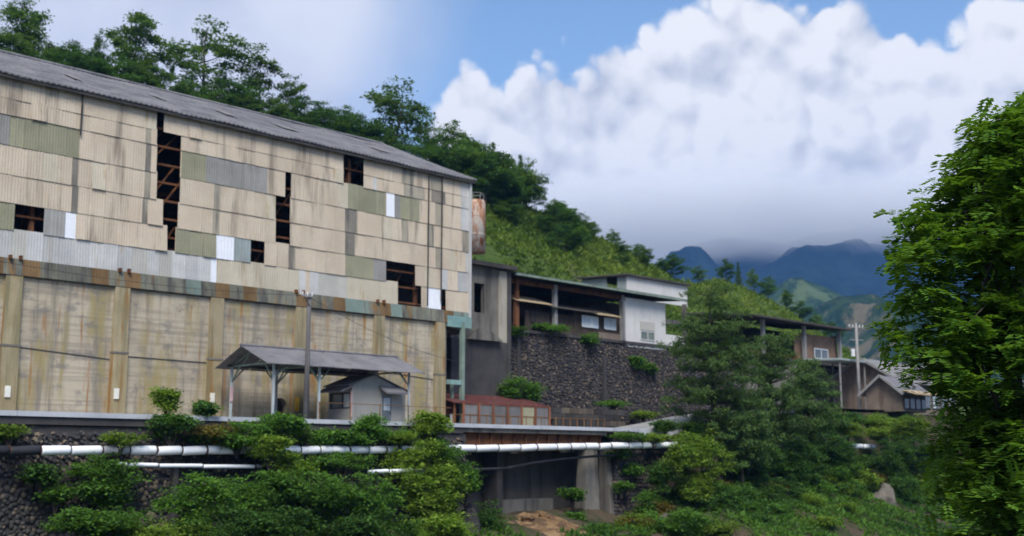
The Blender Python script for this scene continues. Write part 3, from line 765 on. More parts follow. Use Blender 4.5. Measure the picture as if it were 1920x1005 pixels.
# ================================================================== retaining wall under the road (left)
RW = thing('retaining_wall', 'dark rubble stone retaining wall below the white pipe at the lower left', 'wall', (-10, -6.9, -4))
MB().box(-40, 5.2, -7.0, -6.4, -5.5, 1.4).build('wall_core', M['mortar'], RW)
smesh = []
def stone_mesh(seed, mat):
    r = random.Random(seed); n = 6; vs = []; fs = []
    ang = [2 * math.pi * k / n + r.uniform(-.25, .25) for k in range(n)]
    rad = [r.uniform(.74, 1.15) for _ in range(n)]
    for lev, (sc_, y) in enumerate(((1.05, 0.4), (0.98, -0.35), (0.70, -0.62))):
        for k in range(n): vs.append((math.cos(ang[k]) * rad[k] * sc_ * .5, y * .25, math.sin(ang[k]) * rad[k] * sc_ * .5))
    vs.append((r.uniform(-.1, .1), -.18, r.uniform(-.1, .1)))
    for lev in range(2):
        for k in range(n): fs.append((lev*n+k, lev*n+(k+1) % n, (lev+1)*n+(k+1) % n, (lev+1)*n+k))
    for k in range(n): fs.append((2*n+k, 2*n+(k+1) % n, 3*n))
    mb = MB(); mb.add(vs, fs)
    me = mb.mesh('stone', mat, smooth=True); return me
sm = [stone_mesh(i, STONES[i % 5]) for i in range(15)]
sm_w = [0, 1, 4, 5, 6, 9, 10, 11, 14, 0, 1, 5, 2, 7, 12]
cand = []; rr = random.Random(11)
zz = -4.6; row = 0
while zz < 1.2:
    xx = -24 + (0.14 if row % 2 else 0)
    while xx < 5:
        cand.append((xx + rr.uniform(-.09, .09), zz + rr.uniform(-.08, .08), rr.uniform(.17, .32))); xx += .225
    zz += .195; row += 1
rest = MB(); nst = 0
def vis_score(c):
    px, py = pix((c[0], -7.05, c[1]))
    inside = (-5 < px < 115 and 850 < py < 1010) or (235 < px < 335 and 878 < py < 1000) or (60 < px < 260 and 808 < py < 834)
    return inside
for c in cand:
    x, z, s = c
    if vis_score(c) and nst < 300:
        k = rr.choice(sm_w)
        if pix((x, -7, z))[0] > 230 and rr.random() < .45: k = rr.choice([3, 8, 13, 2, 7])
        inst('stone', sm[k], RW, (x, -7.03, z), (s, .8 * s * 2, s * rr.uniform(.8, 1.0)), (0, rr.uniform(0, 6), 0)); nst += 1
    else:
        n = 6; a0 = rr.uniform(0, 6); vs = []
        for q, (f, y) in enumerate(((.5, -7.0), (.32, -7.10 - rr.uniform(0, .05)))):
            for k in range(n): vs.append((x + math.cos(a0 + k * math.pi / 3) * s * f * rr.uniform(.85, 1.1), y, z + math.sin(a0 + k * math.pi / 3) * s * f * rr.uniform(.8, 1.0)))
        rest.add(vs, [(k, (k+1) % n, n + (k+1) % n, n + k) for k in range(n)] + [tuple(range(n, 2*n))])
o = rest.build('stones', M['rubble'], RW); o['kind'] = 'stuff'
# buttress strips
for px in (322,):
    xx = on(px, 920, -7.1).x
    MB().box(xx - .12, xx + .12, -7.45, -6.9, -4.5, .1).build('buttress', M['concdark'], RW)
# ================================================================== pipes
def pipe_line(name, label, pts, r, mk, seg, mk2=None, dark=()):
    t = thing(name, label, 'pipe', pts[0])
    tot = 0; rr = random.Random(len(name) + int(pts[0][0] * 7))
    P = [Vector(p) for p in pts]
    def at(s):
        for a, b in zip(P, P[1:]):
            l = (b - a).length
            if s <= l: return a.lerp(b, s / l)
            s -= l
        return P[-1]
    L = sum((b - a).length for a, b in zip(P, P[1:])); s = 0
    while s < L - .05:
        e = min(L, s + seg * rr.uniform(.75, 1.25)); a, b = at(s), at(e)
        d = (b - a).normalized(); pxm = pix((a + b) / 2)[0]
        m2 = mk
        for lo, hi, k in dark:
            if lo < pxm < hi: m2 = k
        j = Vector((0, rr.uniform(-.02, .02), rr.uniform(-.045, .02)))
        MB().tube([a + d * .02 + j, a + d * .10 + j, (a + b) / 2 + j * .4, b - d * .10, b - d * .02], [r * .9, r, r * 1.01, r, r * .9], 14).build('pipe_section', M[m2], t, True)
        cw = rr.choice([.012, .02, .05]); MB().tube([b - d * cw, b + d * cw], r * rr.uniform(.99, 1.07), 12).build('collar', M['collar'], t)
        s = e
    for s in np.arange(1.0, L, 4.4):
        q = at(s); zt = q.z - r
        MB().box(q.x - .05, q.x + .05, q.y + .02, max(q.y + .1, -6.95), zt - .14, zt - .02).box(q.x - .04, q.x + .04, q.y - .05, q.y + .05, zt - .14, zt - .001).build('bracket', M['darkmetal'], t)
    return t
YP = -8.0
def pp(px, py, y=YP): p = on(px, py, y); return (p.x, p.y, p.z)
pipe_line('steam_pipe', 'thick white jacketed pipe running along the river wall and under the bridge', [pp(-40, 844), pp(330, 844), pp(700, 843.5), pp(1000, 839), pp(1240, 834), pp(1640, 837)], .205, 'pipew', 1.55,
          dark=((-100, 55, 'pipeb'), (205, 232, 'pipeg'), (420, 480, 'pipeg'), (1440, 1560, 'pipeg')))
pipe_line('water_pipe', 'thinner white pipe below the thick one, over the dark stones', [pp(220, 871, -8.35), pp(490, 875, -8.35)], .095, 'pipew', 2.4, dark=((450, 500, 'pipeg'),))
pipe_line('water_pipe', 'short length of thin white pipe showing right among the yellow-green shrubs', [pp(690, 884, -9.6), pp(792, 881, -9.6)], .10, 'pipew', 1.6)
t = thing('hose_pipe', 'thin dark sagging pipe crossing in front of the bridge pier', 'pipe', pp(880, 880, -7.6))
pts = [pp(a, b, -7.6) for a, b in ((860, 877), (900, 880), (950, 878), (1000, 868), (1060, 860), (1120, 855), (1180, 853), (1260, 852))]
MB().tube(pts, .085, 10).build('pipe_run', M['pipeb'], t, True)
for px, py in ((955, 877), (1120, 855)):
    q = pp(px, py, -7.6); MB().tube([(q[0] - .06, q[1], q[2]), (q[0] + .06, q[1], q[2])], .11, 10).build('coupling', M['darkmetal'], t)

# ================================================================== bridge over the side stream
BX0, BX1 = ox(845, -7), ox(1135, -7)
br = thing('road_bridge', 'low road bridge on rusty girders over the dark side stream', 'bridge', ((BX0 + BX1) / 2, -4, -4))
MB().box(BX0, BX1, -7.05, 0.5, ROAD - .42, ROAD - .012).build('deck', M['concmid'], br)
for y in (-6.6, -4.5, -2.4):
    MB().box(BX0 + .1, BX1 - .1, y - .05, y + .05, ROAD - 1.12, ROAD - .42).box(BX0 + .1, BX1 - .1, y - .2, y + .2, ROAD - 1.16, ROAD - 1.1).build('girder', M['rust'], br)
x = BX0 + .5
while x < BX1:
    MB().box(x - .03, x + .03, -6.8, -6.62, ROAD - 1.1, ROAD - .44).build('stiffener', M['rust'], br); x += 1.0
M['concwall'] = weathered('deck_shaded_concrete', (0.065, 0.061, 0.055), (0.095, 0.088, 0.076), 0.6, (0.03, 0.029, 0.027), (0.45, 0.66), (0.14, 0.10, 0.05), (0.62, 0.76), jitter=0.0, sx=1.1)  # base colour darkened to imitate the shade under the deck
a = ox(940, -5.4, 910); b = ox(1205, -5.4, 910)
MB().box(a, b + 3, -4.2, -3.8, -5, ROAD - .45).build('abutment_wall', M['concwall'], br)
MB().box(BX0 - .5, a + .3, -3.9, -3.6, -5, ROAD - .45).build('void_shade_wall', M['concdark'], br)  # dark wall added to stand in for the shade of the void
MB().box(a - .35, a + .1, -5.4, -4.2, -5, ROAD - .45).build('abutment_pier', M['concdark'], br)
MB().box(ox(942, -5.2), ox(1040, -5.2), -5.0, -4.2, -5, on(1000, 936, -5.2).z).build('abutment_step', M['concmid'], br)
MB().box(BX0 - .6, BX0 + 1.1, -6.9, -2.2, -5, ROAD - .45).build('abutment_wall', M['concdark'], br)
# battered piers
for (pl, pr, pbl, pbr, y) in ((1098, 1119, 1088, 1116, -6.6), (1136, 1148, 1136, 1162, -6.5)):
    zt, zb = 1.0, on(1100, 990, y).z
    vs = []
    for yy0, yy1, z, l, r, pz in ((y, y + .6, zt, pl, pr, 840), (y - .45, y + .6, zb, pbl, pbr, 990)):
        vs += [(ox(l, y, pz), yy0, z), (ox(r, y, pz), yy0, z), (ox(r, y, pz), yy1, z), (ox(l, y, pz), yy1, z)]
    MB().add(vs, [(0,1,2,3),(7,6,5,4),(0,4,5,1),(1,5,6,2),(2,6,7,3),(3,7,4,0)]).build('pier', M['concpale' if pl == 1092 else 'concmid'], br)
RR = thing('rubble_abutment', 'weedy rubble stone abutment right of the bridge piers', 'wall', (21, -7, -4))
q0, q1 = ox(1150, -6.9), ox(1262, -6.9)
MB().box(q0, q1 + 3, -6.9, -6.3, -5, 1.7).build('wall_core', M['mortar'], RR)
st2 = MB(); rq = random.Random(8); zz = -4.8
while zz < 1.7:
    xx = q0
    while xx < q1 + 3:
        s_ = rq.uniform(.24, .44); a0 = rq.uniform(0, 6); vs = []
        for f, yy in ((.52, -6.9), (.36, -6.98 - rq.uniform(0, .07))):
            for k in range(6): vs.append((xx + math.cos(a0 + k * math.pi / 3) * s_ * f * rq.uniform(.8, 1.15), yy, zz + math.sin(a0 + k * math.pi / 3) * s_ * f * rq.uniform(.7, 1.05)))
        st2.add(vs, [(k, (k+1) % 6, 6 + (k+1) % 6, 6 + k) for k in range(6)] + [tuple(range(6, 12))]); xx += rq.uniform(.24, .36)
    zz += .25
o = st2.build('stones', M['rubble'], RR); o['kind'] = 'stuff'
# railing along the road edge
rl = thing('railing', 'low rusty yellow railing along the road edge beside the hut and bridge', 'railing', (8, -7.0, ROAD))
rx0, rx1 = ox(600, -7.05), ox(1132, -7.05)
n = 34
for i in range(n + 1):
    x = rx0 + (rx1 - rx0) * i / n
    if x < BX0 - .5 and i % 3: continue
    h = .98 if x < BX0 else .62
    MB().box(x - .024, x + .024, -7.09, -7.04, ROAD + .05, ROAD + h).build('rail_post', M['railing'], rl)
MB().beam((rx0, -7.07, ROAD + .93), (BX0, -7.07, ROAD + .93), .032).build('rail', M['railing'], rl)
MB().beam((BX0, -7.07, ROAD + .58), (rx1, -7.07, ROAD + .56), .03).build('rail', M['railing'], rl)

# ================================================================== roadside shelter
sh = thing('roadside_shelter', 'open gabled shelter with grey tin roof on pale blue posts', 'shelter', (-2.5, -3.5, ROAD))
SX0, SX1, SY0, SY1 = -7.35, 2.35, -5.5, -1.5
for x in (-7.1, -4.2, 2.1):
    for y in (SY0, SY1):
        MB().box(x - .055, x + .055, y - .055, y + .055, ROAD, 4.95).build('post', M['postpaint'], sh)
        for d in (-1, 1):
            if SX0 < x + d * .8 < SX1: MB().beam((x, y, 4.1), (x + d * .8, y, 4.9), .06).build('brace', M['greenpaint'], sh)
    MB().beam((x, SY0 - .3, 4.95), (x, SY1 + .3, 4.95), .09).build('tie_beam', M['greenpaint'], sh)
    for y, s in ((SY0, 1), (SY1, -1)):
        MB().beam((x, y, 4.98), (x, -3.5, 5.72), .07).build('rafter', M['greenpaint'], sh)
        MB().beam((x, y, 4.1), (x, y + s * .8, 4.92), .06).build('brace', M['greenpaint'], sh)
        MB().beam((x, -3.5 - s * 1.0, 4.95), (x, -3.5 - s * .35, 5.55), .05).build('strut', M['greenpaint'], sh)
for y in (SY0, SY1):
    MB().beam((SX0, y, 4.98), (SX1, y, 4.98), .1).build('plate', M['darkmetal'], sh)
n = 10
for i in range(n):
    xa = SX0 - .5 + (SX1 - SX0 + 1.0) * i / n; xb = SX0 - .5 + (SX1 - SX0 + 1.0) * (i + 1) / n - .004
    j = .012 * (i % 2)
    MB().roofsheet(xa, xb, SY0 - .55, 4.86 + j, -3.5, 5.92 + j, .018, .16, .03).build('roof_sheet', M['roofgrey'], sh)
    MB().roofsheet(xa, xb, -3.5, 5.92 + j, SY1 + .55, 4.86 + j, .018, .16, .03).build('roof_sheet', M['roofgrey'], sh)
MB().tube([(SX0 - .55, -3.5, 5.95), (SX1 + .55, -3.5, 5.95)], .08, 6).build('ridge_cap', M['roofgrey'], sh)
p = on(418, 738, SY1 - .08)
tag(MB().box(-7.22, -7.05, SY1 - .12, SY1 - .075, p.z - .4, p.z + .4).build('notice_plate', M['pink']), 'small pale pinkish plate on the shelter\'s far left post', 'sign')

# guard hut under the shelter
hy0, hy1 = -5.15, -3.0
HX0, HX1 = on(660, 760, hy0).x, on(760, 760, hy0).x
AX = on(702, 705, hy0).x; AZ = on(702, 703, hy0).z
hz = on(664, 722, hy0).z; hzr = on(757, 734, hy0).z
hut = thing('guard_hut', 'small grey rendered hut with gable, awning and door under the shelter', 'hut', ((HX0 + HX1) / 2, -4.2, ROAD))
MB().prism([(HX0, ROAD - .1), (HX1, ROAD - .1), (HX1, hzr), (AX, AZ), (HX0, hz)], 'y', hy0, hy0 + .12).build('front_wall', M['house'], hut)
MB().prism([(HX0, ROAD - .1), (HX1, ROAD - .1), (HX1, hzr), (AX, AZ), (HX0, hz)], 'y', hy1 - .12, hy1).build('rear_wall', M['house'], hut)
MB().box(HX1 - .12, HX1, hy0 + .12, hy1 - .12, ROAD - .1, hzr).build('side_wall', M['house'], hut)
for za, zb in ((ROAD - .1, 2.75), (3.62, hz)):
    MB().box(HX0, HX0 + .12, hy0 + .12, hy1 - .12, za, zb).build('side_wall', M['house'], hut)
w = thing_w = MB().box(HX0 - .02, HX0 + .05, hy0 + .14, hy1 - .14, 2.75, 2.82).box(HX0 - .02, HX0 + .05, hy0 + .14, hy0 + .22, 2.82, 3.58).box(HX0 - .02, HX0 + .05, -4.3, -4.22, 2.82, 3.58).box(HX0 - .02, HX0 + .05, hy1 - .22, hy1 - .14, 2.82, 3.58).box(HX0 - .02, HX0 + .05, hy0 + .14, hy1 - .14, 3.56, 3.62).build('window', M['darkmetal'], hut)
MB().box(HX0 + .06, HX0 + .075, hy0 + .2, -4.3, 2.82, 3.56).build('pane', M['paleglass'], w)
MB().box(HX0 + .06, HX0 + .075, -4.22, hy1 - .2, 2.82, 3.56).build('pane', M['glass'], w)
MB().box(HX0 - .03, HX0 + .0, hy0 - .02, hy0 + .13, 2.3, 3.7).build('sign_board', M['pink'], hut)
def slab(mb, a, b, y0, y1, th=.06):   # sloped slab between (x,z) a and b
    return mb.prism([a, b, (b[0], b[1] + th), (a[0], a[1] + th)], 'y', y0, y1)
slab(MB(), (HX0 - .3, hz - .05), (AX, AZ + .0), hy0 - .15, hy1 + .15).build('roof', M['roofgrey'], hut)
slab(MB(), (AX, AZ + .0), (HX1 + .25, hzr - .04), hy0 - .15, hy1 + .15).build('roof', M['roofgrey'], hut)
slab(MB(), (HX0 - .75, 3.62), (HX0 + .02, 3.98), hy0 - .1, hy1 + .1, .07).build('awning', M['roofgrey'], hut)
dx0, dx1 = on(716, 770, hy0).x, on(733, 770, hy0).x
MB().prism([(hy0 - .75, 3.60), (hy0, 3.95), (hy0, 4.05), (hy0 - .75, 3.70)], 'x', dx0 - .25, dx1 + .6).build('door_canopy', M['roofgrey'], hut)
d = MB().box(dx0, dx1, hy0 - .03, hy0 - .002, ROAD, 3.5).build('door', M['glass'], hut)
MB().box(dx0 + .1, dx1 - .1, hy0 - .045, hy0 - .032, 2.7, 3.4).build('pane', M['paleglass'], d)
MB().box(dx1 - .1, dx1 - .05, hy0 - .07, hy0 - .032, 2.5, 2.6).build('handle', M['darkmetal'], d)

# utility pole in front of the shelter
pb = on(573, 800, -6.5)
up = thing('utility_pole', 'slim weathered pole with short crossarm standing in front of the shelter', 'pole', (pb.x, -6.5, ROAD))
ztop = on(572, 550, -6.5).z
MB().tube([(pb.x, -6.5, ROAD - .5), (pb.x, -6.5, ztop)], [.15, .11], 10).build('pole_shaft', M['polewood'], up, True)
MB().beam((pb.x - .55, -6.62, ztop - .15), (pb.x + .15, -6.62, ztop - .15), .1).build('crossarm', M['pole'], up)
MB().beam((pb.x, -6.6, ztop - .7), (pb.x - .4, -6.62, ztop - .18), .04).build('arm_brace', M['darkmetal'], up)
for dx in (-.5, -.2, .1):
    MB().tube([(pb.x + dx, -6.62, ztop - .1), (pb.x + dx, -6.62, ztop + .08)], [.04, .03], 6).build('insulator', M['paintw'], up)
pb2 = on(596, 800, -6.6)
# street lamp fixed at the shelter roof
def wire(label, a, b, sag, r=.012):
    pts = []
    for i in range(13):
        f = i / 12; p = Vector(a).lerp(Vector(b), f); p.z -= sag * 4 * f * (1 - f); pts.append(p)
    o = MB().tube(pts, r, 5).build('overhead_wire', M['darkmetal']); return tag(o, label, 'wire', 'overhead wires')
wire('thin wire from the slim pole to the mill\'s right corner post', (pb.x, -6.6, ztop - .2), (11.9, -.3, 6.2), .5)
wire('thin wire running left from the slim pole across the mill', (pb.x, -6.6, ztop - .1), (-27, -6.2, ztop + .3), .5)

# ================================================================== red roofed lean-to with fence
rs = thing('red_shed', 'low shed with faded red tin roof behind a rusty panel fence', 'shed', (15, 0, ROAD))
rx = on(833, 760, -.4).x + .4; rx2 = on(1002, 755, .4).x
MB().roofsheet(rx, rx2, -1.0, 3.6, 1.9, 4.35, .02, .18, .04, 2).build('roof', M['roofred'], rs)
for x in (rx + .2, (rx + rx2) / 2, rx2 - .2): MB().box(x - .06, x + .06, -.8, -.68, ROAD, 3.58).build('post', M['rust'], rs)
MB().box(rx, rx2, 1.8, 1.9, ROAD, 4.2).build('back_wall', M['interior'], rs)
MB().box(rx + .1, rx + 1.2, 0.2, 1.4, 2.9, 3.6).build('machine_hood', M['roofred'], rs)
MB().box(rx + .5, rx + .62, -.1, .02, ROAD, 2.9).build('white_post', M['paintw'], rs)
fn = thing('panel_fence', 'fence of grey sheet panels between red rusty posts beside the road', 'fence', (17, -1.4, ROAD))
FY = -1.5
M['fencegrey'] = weathered('fence_grey', (0.14, 0.14, 0.145), (0.19, 0.19, 0.19), 0.8, (0.10, 0.08, 0.06), (0.5, 0.7), jitter=0.15)
fx = [on(px, 775, FY).x for px in (868, 897, 924, 951, 977, 1003, 1029)]
for i, x in enumerate(fx):
    MB().box(x - .06, x + .06, FY - .12, FY - .02, ROAD, 3.55).build('fence_post', M['fencepost'], fn)
for i, (a, b) in enumerate(zip(fx, fx[1:])):
    mk = 'green' if i == 4 else 'fencegrey'
    for za, zb in ((2.15, 2.78), (2.84, 3.46)):
        MB().sheet(a + .07, b - .07, za, zb, FY, FY, .015, .16).build('fence_panel', M[mk], fn)
for z in (2.81, 3.5): MB().box(fx[0], fx[-1], FY - .03, FY + .03, z - .025, z + .025).build('fence_rail', M['fencepost'], fn)

# ================================================================== dark concrete block behind the mill corner
cb = thing('concrete_block_house', 'dark soot-streaked concrete structure with an empty window behind the mill corner', 'building', (15, 5, ROAD))
CY0 = 2.4
cx0, cx1 = on(845, 600, CY0).x, on(953, 600, CY0).x
w0, w1 = on(889, 555, CY0).x, on(908, 555, CY0).x
zw0, zw1 = on(898, 586, CY0).z, on(898, 531, CY0).z
zt = on(915, 502, CY0).z; zl = on(915, 640, CY0).z
for b in ((cx0, w0, zl, zt), (w1, cx1 - 1.05, zl, zt), (w0, w1, zl, zw0), (w0, w1, zw1, zt)):
    MB().box(b[0], b[1], CY0, CY0 + .35, b[2], b[3]).build('upper_wall', M['concmid'], cb)
MB().box(cx1 - 1.05, cx1 - .25, CY0 - .12, CY0 + .3, zl, zt - .1).build('pale_pier', M['concpale'], cb)
MB().box(cx1 - .25, cx1 + .1, CY0 - .2, CY0 + .5, 2, zt).build('corner_pier', M['concdark'], cb)
MB().box(cx0, cx1 - .25, CY0 - .1, CY0 + .5, 1.5, zl).build('lower_wall', M['concdark'], cb)
MB().prism([(w0 - .8, zl), (cx1 - 1.0, zl), (w1 + .1, zl + .75), (w0, zl + .8)], 'y', CY0 - .5, CY0 - .02).build('debris_ledge', M['concmid'], cb)
MB().box(cx0, cx1 + .4, CY0 - .6, CY0 + 9, zt, zt + .3).build('roof_slab', M['roofdark'], cb)
MB().box(cx0, w1 + .7, CY0 + 2.6, CY0 + 6, zt + .3, on(893, 475, 6.5).z).build('tank_plinth', M['concpale'], cb)
MB().box(cx1 - .2, cx1, CY0 + .5, CY0 + 9, 2, zt).build('side_wall', M['concdark'], cb)

# tank on top
tp = on(893, 475, 6.5)
tk = thing('water_tank', 'rust-streaked pale cylindrical tank standing beside the mill roof corner', 'tank', (tp.x, 6.5, tp.z))
tz1 = on(893, 374, 6.5).z; R = .68
pts = [(tp.x, 6.5, tp.z), (tp.x, 6.5, tp.z + .02), (tp.x, 6.5, tz1 - .35), (tp.x, 6.5, tz1 - .08), (tp.x, 6.5, tz1)]
MB().tube(pts, [R * .8, R, R, R * .85, R * .3], 24).build('tank_shell', M['tank'], tk, True)
for z in (tp.z + 1.4, tp.z + 2.8): MB().tube([(tp.x, 6.5, z), (tp.x, 6.5, z + .06)], R + .02, 24).build('hoop', M['tank'], tk)
mb = MB()
for k in range(6):
    a = k * math.pi / 3 + .3; q = (tp.x + math.cos(a) * R * .8, 6.5 + math.sin(a) * R * .8)
    mb.tube([(q[0], q[1], tz1 - .1), (q[0], q[1], tz1 + .45)], .025, 5)
ring = [(tp.x + math.cos(k * math.pi / 6) * R * .8, 6.5 + math.sin(k * math.pi / 6) * R * .8, tz1 + .43) for k in range(13)]
mb.tube(ring, .025, 5, False); mb.build('guard_rail', M['pole'], tk)
MB().beam((tp.x + R + .05, 6.3, tp.z), (tp.x + R + .05, 6.3, tz1), .05).build('ladder', M['rust'], tk)

# ================================================================== stone retaining wall behind the road
SW = thing('stone_terrace_wall', 'tall dark rubble wall carrying the open shed behind the road', 'wall', (28, 3, 2))
swx0, swx1 = on(958, 700, 3).x, 72.0
MB().box(swx0, swx1, 2.95, 3.6, 1.5, 9.2).build('wall_core', M['mortar'], SW)
st = MB(); rr = random.Random(5); zz = 1.7; row = 0
while zz < 9.15:
    xx = swx0 + (.15 if row % 2 else 0)
    while xx < 52:
        s = rr.uniform(.17, .32); n = 6; a0 = rr.uniform(0, 6); vs = []; zj = rr.uniform(-.07, .07)
        for f, y in ((.5, 2.96), (.33, 2.88 - rr.uniform(0, .06))):
            for k in range(n): vs.append((xx + math.cos(a0 + k * math.pi / 3) * s * f * rr.uniform(.8, 1.15), y, zz + zj + math.sin(a0 + k * math.pi / 3) * s * f * rr.uniform(.75, 1.05)))
        st.add(vs, [(k, (k+1) % n, n + (k+1) % n, n + k) for k in range(n)] + [tuple(range(n, 2*n))])
        xx += rr.uniform(.17, .25)
    zz += .185; row += 1
o = st.build('stones', M['rubble'], SW); o['kind'] = 'stuff'
MB().box(swx0 - .2, swx1, 2.75, 3.7, 9.2, 9.42).build('coping', M['concdark'], SW)
for px in (972, 1133):
    x = on(px, 700, 2.8).x; MB().box(x - .15, x + .15, 2.7, 2.95, 1.5, 9.2 if px == 972 else 8.0).build('wall_rib', M['concdark'], SW)
lw = thing('low_stone_wall', 'low grey stone wall along the far side of the rising road', 'wall', (28, 0, 2))
x0, x1 = on(1030, 775, -.6).x, on(1165, 775, -.6).x
for i in range(9):
    for j in range(4):
        a = x0 + (x1 - x0) * (i + .5 * (j % 2)) / 9; b = x0 + (x1 - x0) * (i + 1 + .5 * (j % 2)) / 9 - .03
        MB().box(a, min(b, x1 + .4), -.6 + rr.uniform(-.04, .03), -.2, 1.95 + .42 * j, 1.95 + .42 * j + .40).build('block', STONES[rr.choice([0, 0, 1, 2])], lw)

# ================================================================== open shed on the terrace
os_ = thing('open_shed', 'long derelict open-fronted shed with dark roof on the stone terrace', 'shed', (27, 6, 9.3))
T0, T1 = on(963, 560, 3).x, on(1172, 560, 3).x
ZE = 13.55
MB().roofsheet(T0 - .8, T1 + 7.2, 2.0, ZE - .1, 11.5, ZE + .7, .02, .3, .12, 3, .05, 4).build('roof', M['roofdark'], os_)
MB().box(T0 - .8, T1 + 7.2, 1.98, 2.12, ZE - .3, ZE - .13).build('eave_beam', M['greenpaint'], os_)
MB().box(T0 - .3, T1, 2.9, 3.1, ZE - .75, ZE - .42).build('lintel', M['rust'], os_)
for i, px in enumerate((968, 1040, 1166)):
    x = on(px, 560, 2.95).x
    MB().box(x - .16, x + .16, 2.8, 3.1, 9.42, ZE - .4).build('post', M['rust' if i == 0 else 'pole'], os_)
MB().box(T0, T1 + 16, 11.0, 11.2, 9.3, ZE + .5).build('rear_wall', M['interior'], os_)
MB().box(T0 + .3, T1, 4.2, 4.4, 9.4, 11.95).build('inner_wall', M['shedwall'], os_)
for i, px in enumerate((968, 1034, 1100, 1163)):
    pass
seg = [(on(970, 560, 2.6).x, on(1036, 570, 2.6).x, 'rooftan', 12.25, 11.75), (on(1036, 570, 2.6).x, on(1120, 580, 2.6).x, 'roofdark', 12.0, 11.6), (on(1120, 580, 2.6).x, on(1164, 590, 2.6).x, 'rooftan', 11.95, 11.5)]
for a, b, mk, zb, zf in seg:
    MB().roofsheet(a, b - .03, 2.5, zf - .25, 4.6, zb, .02, .18, .04).build('canopy_sheet', M[mk], os_)
MB().box(on(1075, 600, 3.3).x, T1, 3.25, 3.4, 9.42, 11.45).build('board_wall', M['shedwall'], os_)
MB().box(on(985, 600, 3.3).x, on(1075, 600, 3.3).x - .02, 3.3, 3.4, 9.42, 11.0).build('board_wall', M['shedwall'], os_)
MB().box(on(1122, 625, 3.2).x, T1 - .02, 3.15, 3.23, 9.42, 9.95).build('skirting_board', M['tanwall'], os_)
def window(parent, px0, px1, py0, py1, y, n, fm='paintw', gm='paleglass', fr=.06):
    a = on(px0, (py0 + py1) / 2, y).x; b = on(px1, (py0 + py1) / 2, y).x
    zt = on((px0 + px1) / 2, py0, y).z; zb = on((px0 + px1) / 2, py1, y).z
    mb = MB().box(a, b, y - .05, y, zb - fr, zb).box(a, b, y - .05, y, zt, zt + fr)
    for i in range(n + 1):
        x = a + (b - a) * i / n; mb.box(x - fr / 2, x + fr / 2, y - .05, y, zb, zt)
    w = mb.build('window', M[fm], parent)
    for i in range(n):
        MB().box(a + (b - a) * i / n + fr / 2, a + (b - a) * (i + 1) / n - fr / 2, y - .02, y - .005, zb, zt).build('pane', M[gm], w)
    return w
window(os_, 1091, 1121, 594, 613, 3.2, 4)
window(os_, 1133, 1154, 598, 617, 3.2, 3)
window(os_, 995, 1030, 590, 604, 3.28, 4, 'shedwall', 'interior')
# white panelled part
ww = thing('white_annex', 'white panelled annex at the right end of the open shed', 'building', (36, 5, 9.3))
wx0, wx1 = on(1172, 600, 2.9).x, on(1247, 600, 2.9).x
n = 5
for i in range(n):
    a = wx0 + (wx1 - wx0) * i / n; b = wx0 + (wx1 - wx0) * (i + 1) / n
    MB().box(a, b - .015, 2.85, 2.95, 9.0, 13.0).build('wall_panel', M['whitewall'], ww)
MB().box(wx0, wx1 + 3.2, 3.0, 10.5, 9.25, 9.4).build('floor', M['concmid'], ww)
window(ww, 1201, 1227, 623, 637, 2.84, 2, 'whitewall', 'greenglass')
a, b = on(1200, 615, 2.84).x, on(1227, 615, 2.84).x
MB().box(a, b, 2.79, 2.84, on(1214, 620, 2.84).z, on(1214, 604, 2.84).z).build('blind_panel', M['grey2'], ww)
MB().box(wx1, wx1 + 3.0, 3.0, 3.15, 9.0, 10.4).build('low_wall', M['whitewall'], ww)
MB().box(wx1, wx1 + 3.0, 2.95, 3.05, 11.3, 11.7).build('beam', M['concmid'], ww)
MB().box(wx1 + 2.8, wx1 + 3.1, 2.9, 3.2, 9.0, 13.2).build('post', M['concmid'], ww)
MB().box(wx0 - .6, wx0 - .45, 2.5, 2.6, 9.42, 12.6).build('stove_pipe', M['pole'], ww)
# clerestory on the shed roof
cl = thing('roof_monitor', 'long off-white boarded monitor on top of the shed roof', 'building', (38, 7, 13.8))
my = 5.6
m0, m1 = on(1176, 535, my).x, on(1289, 548, my).x
mz1 = on(1180, 515, my).z; mz0 = 13.6
n = 7
for i in range(n):
    a = m0 + (m1 - m0) * i / n; b = m0 + (m1 - m0) * (i + 1) / n
    MB().box(a, b - .012, my, my + .1, mz0, mz1).build('wall_panel', M['whitewall'], cl)
MB().box(m0, m0 + .1, my + .1, my + 1.1, mz0, mz1 + .1).box(m0, m0 + .1, my + 1.1, my + 2.3, mz0, mz0 + .55).box(m0, m0 + .1, my + 2.3, my + 5.2, mz0, mz1).build('end_wall', M['bluegrey'], cl)
MB().roofsheet(m0 - .35, m1 + .2, my - .3, mz1 + .02, my + 5.5, mz1 + .3, .015, .3, .14).build('roof', M['roofdark'], cl)

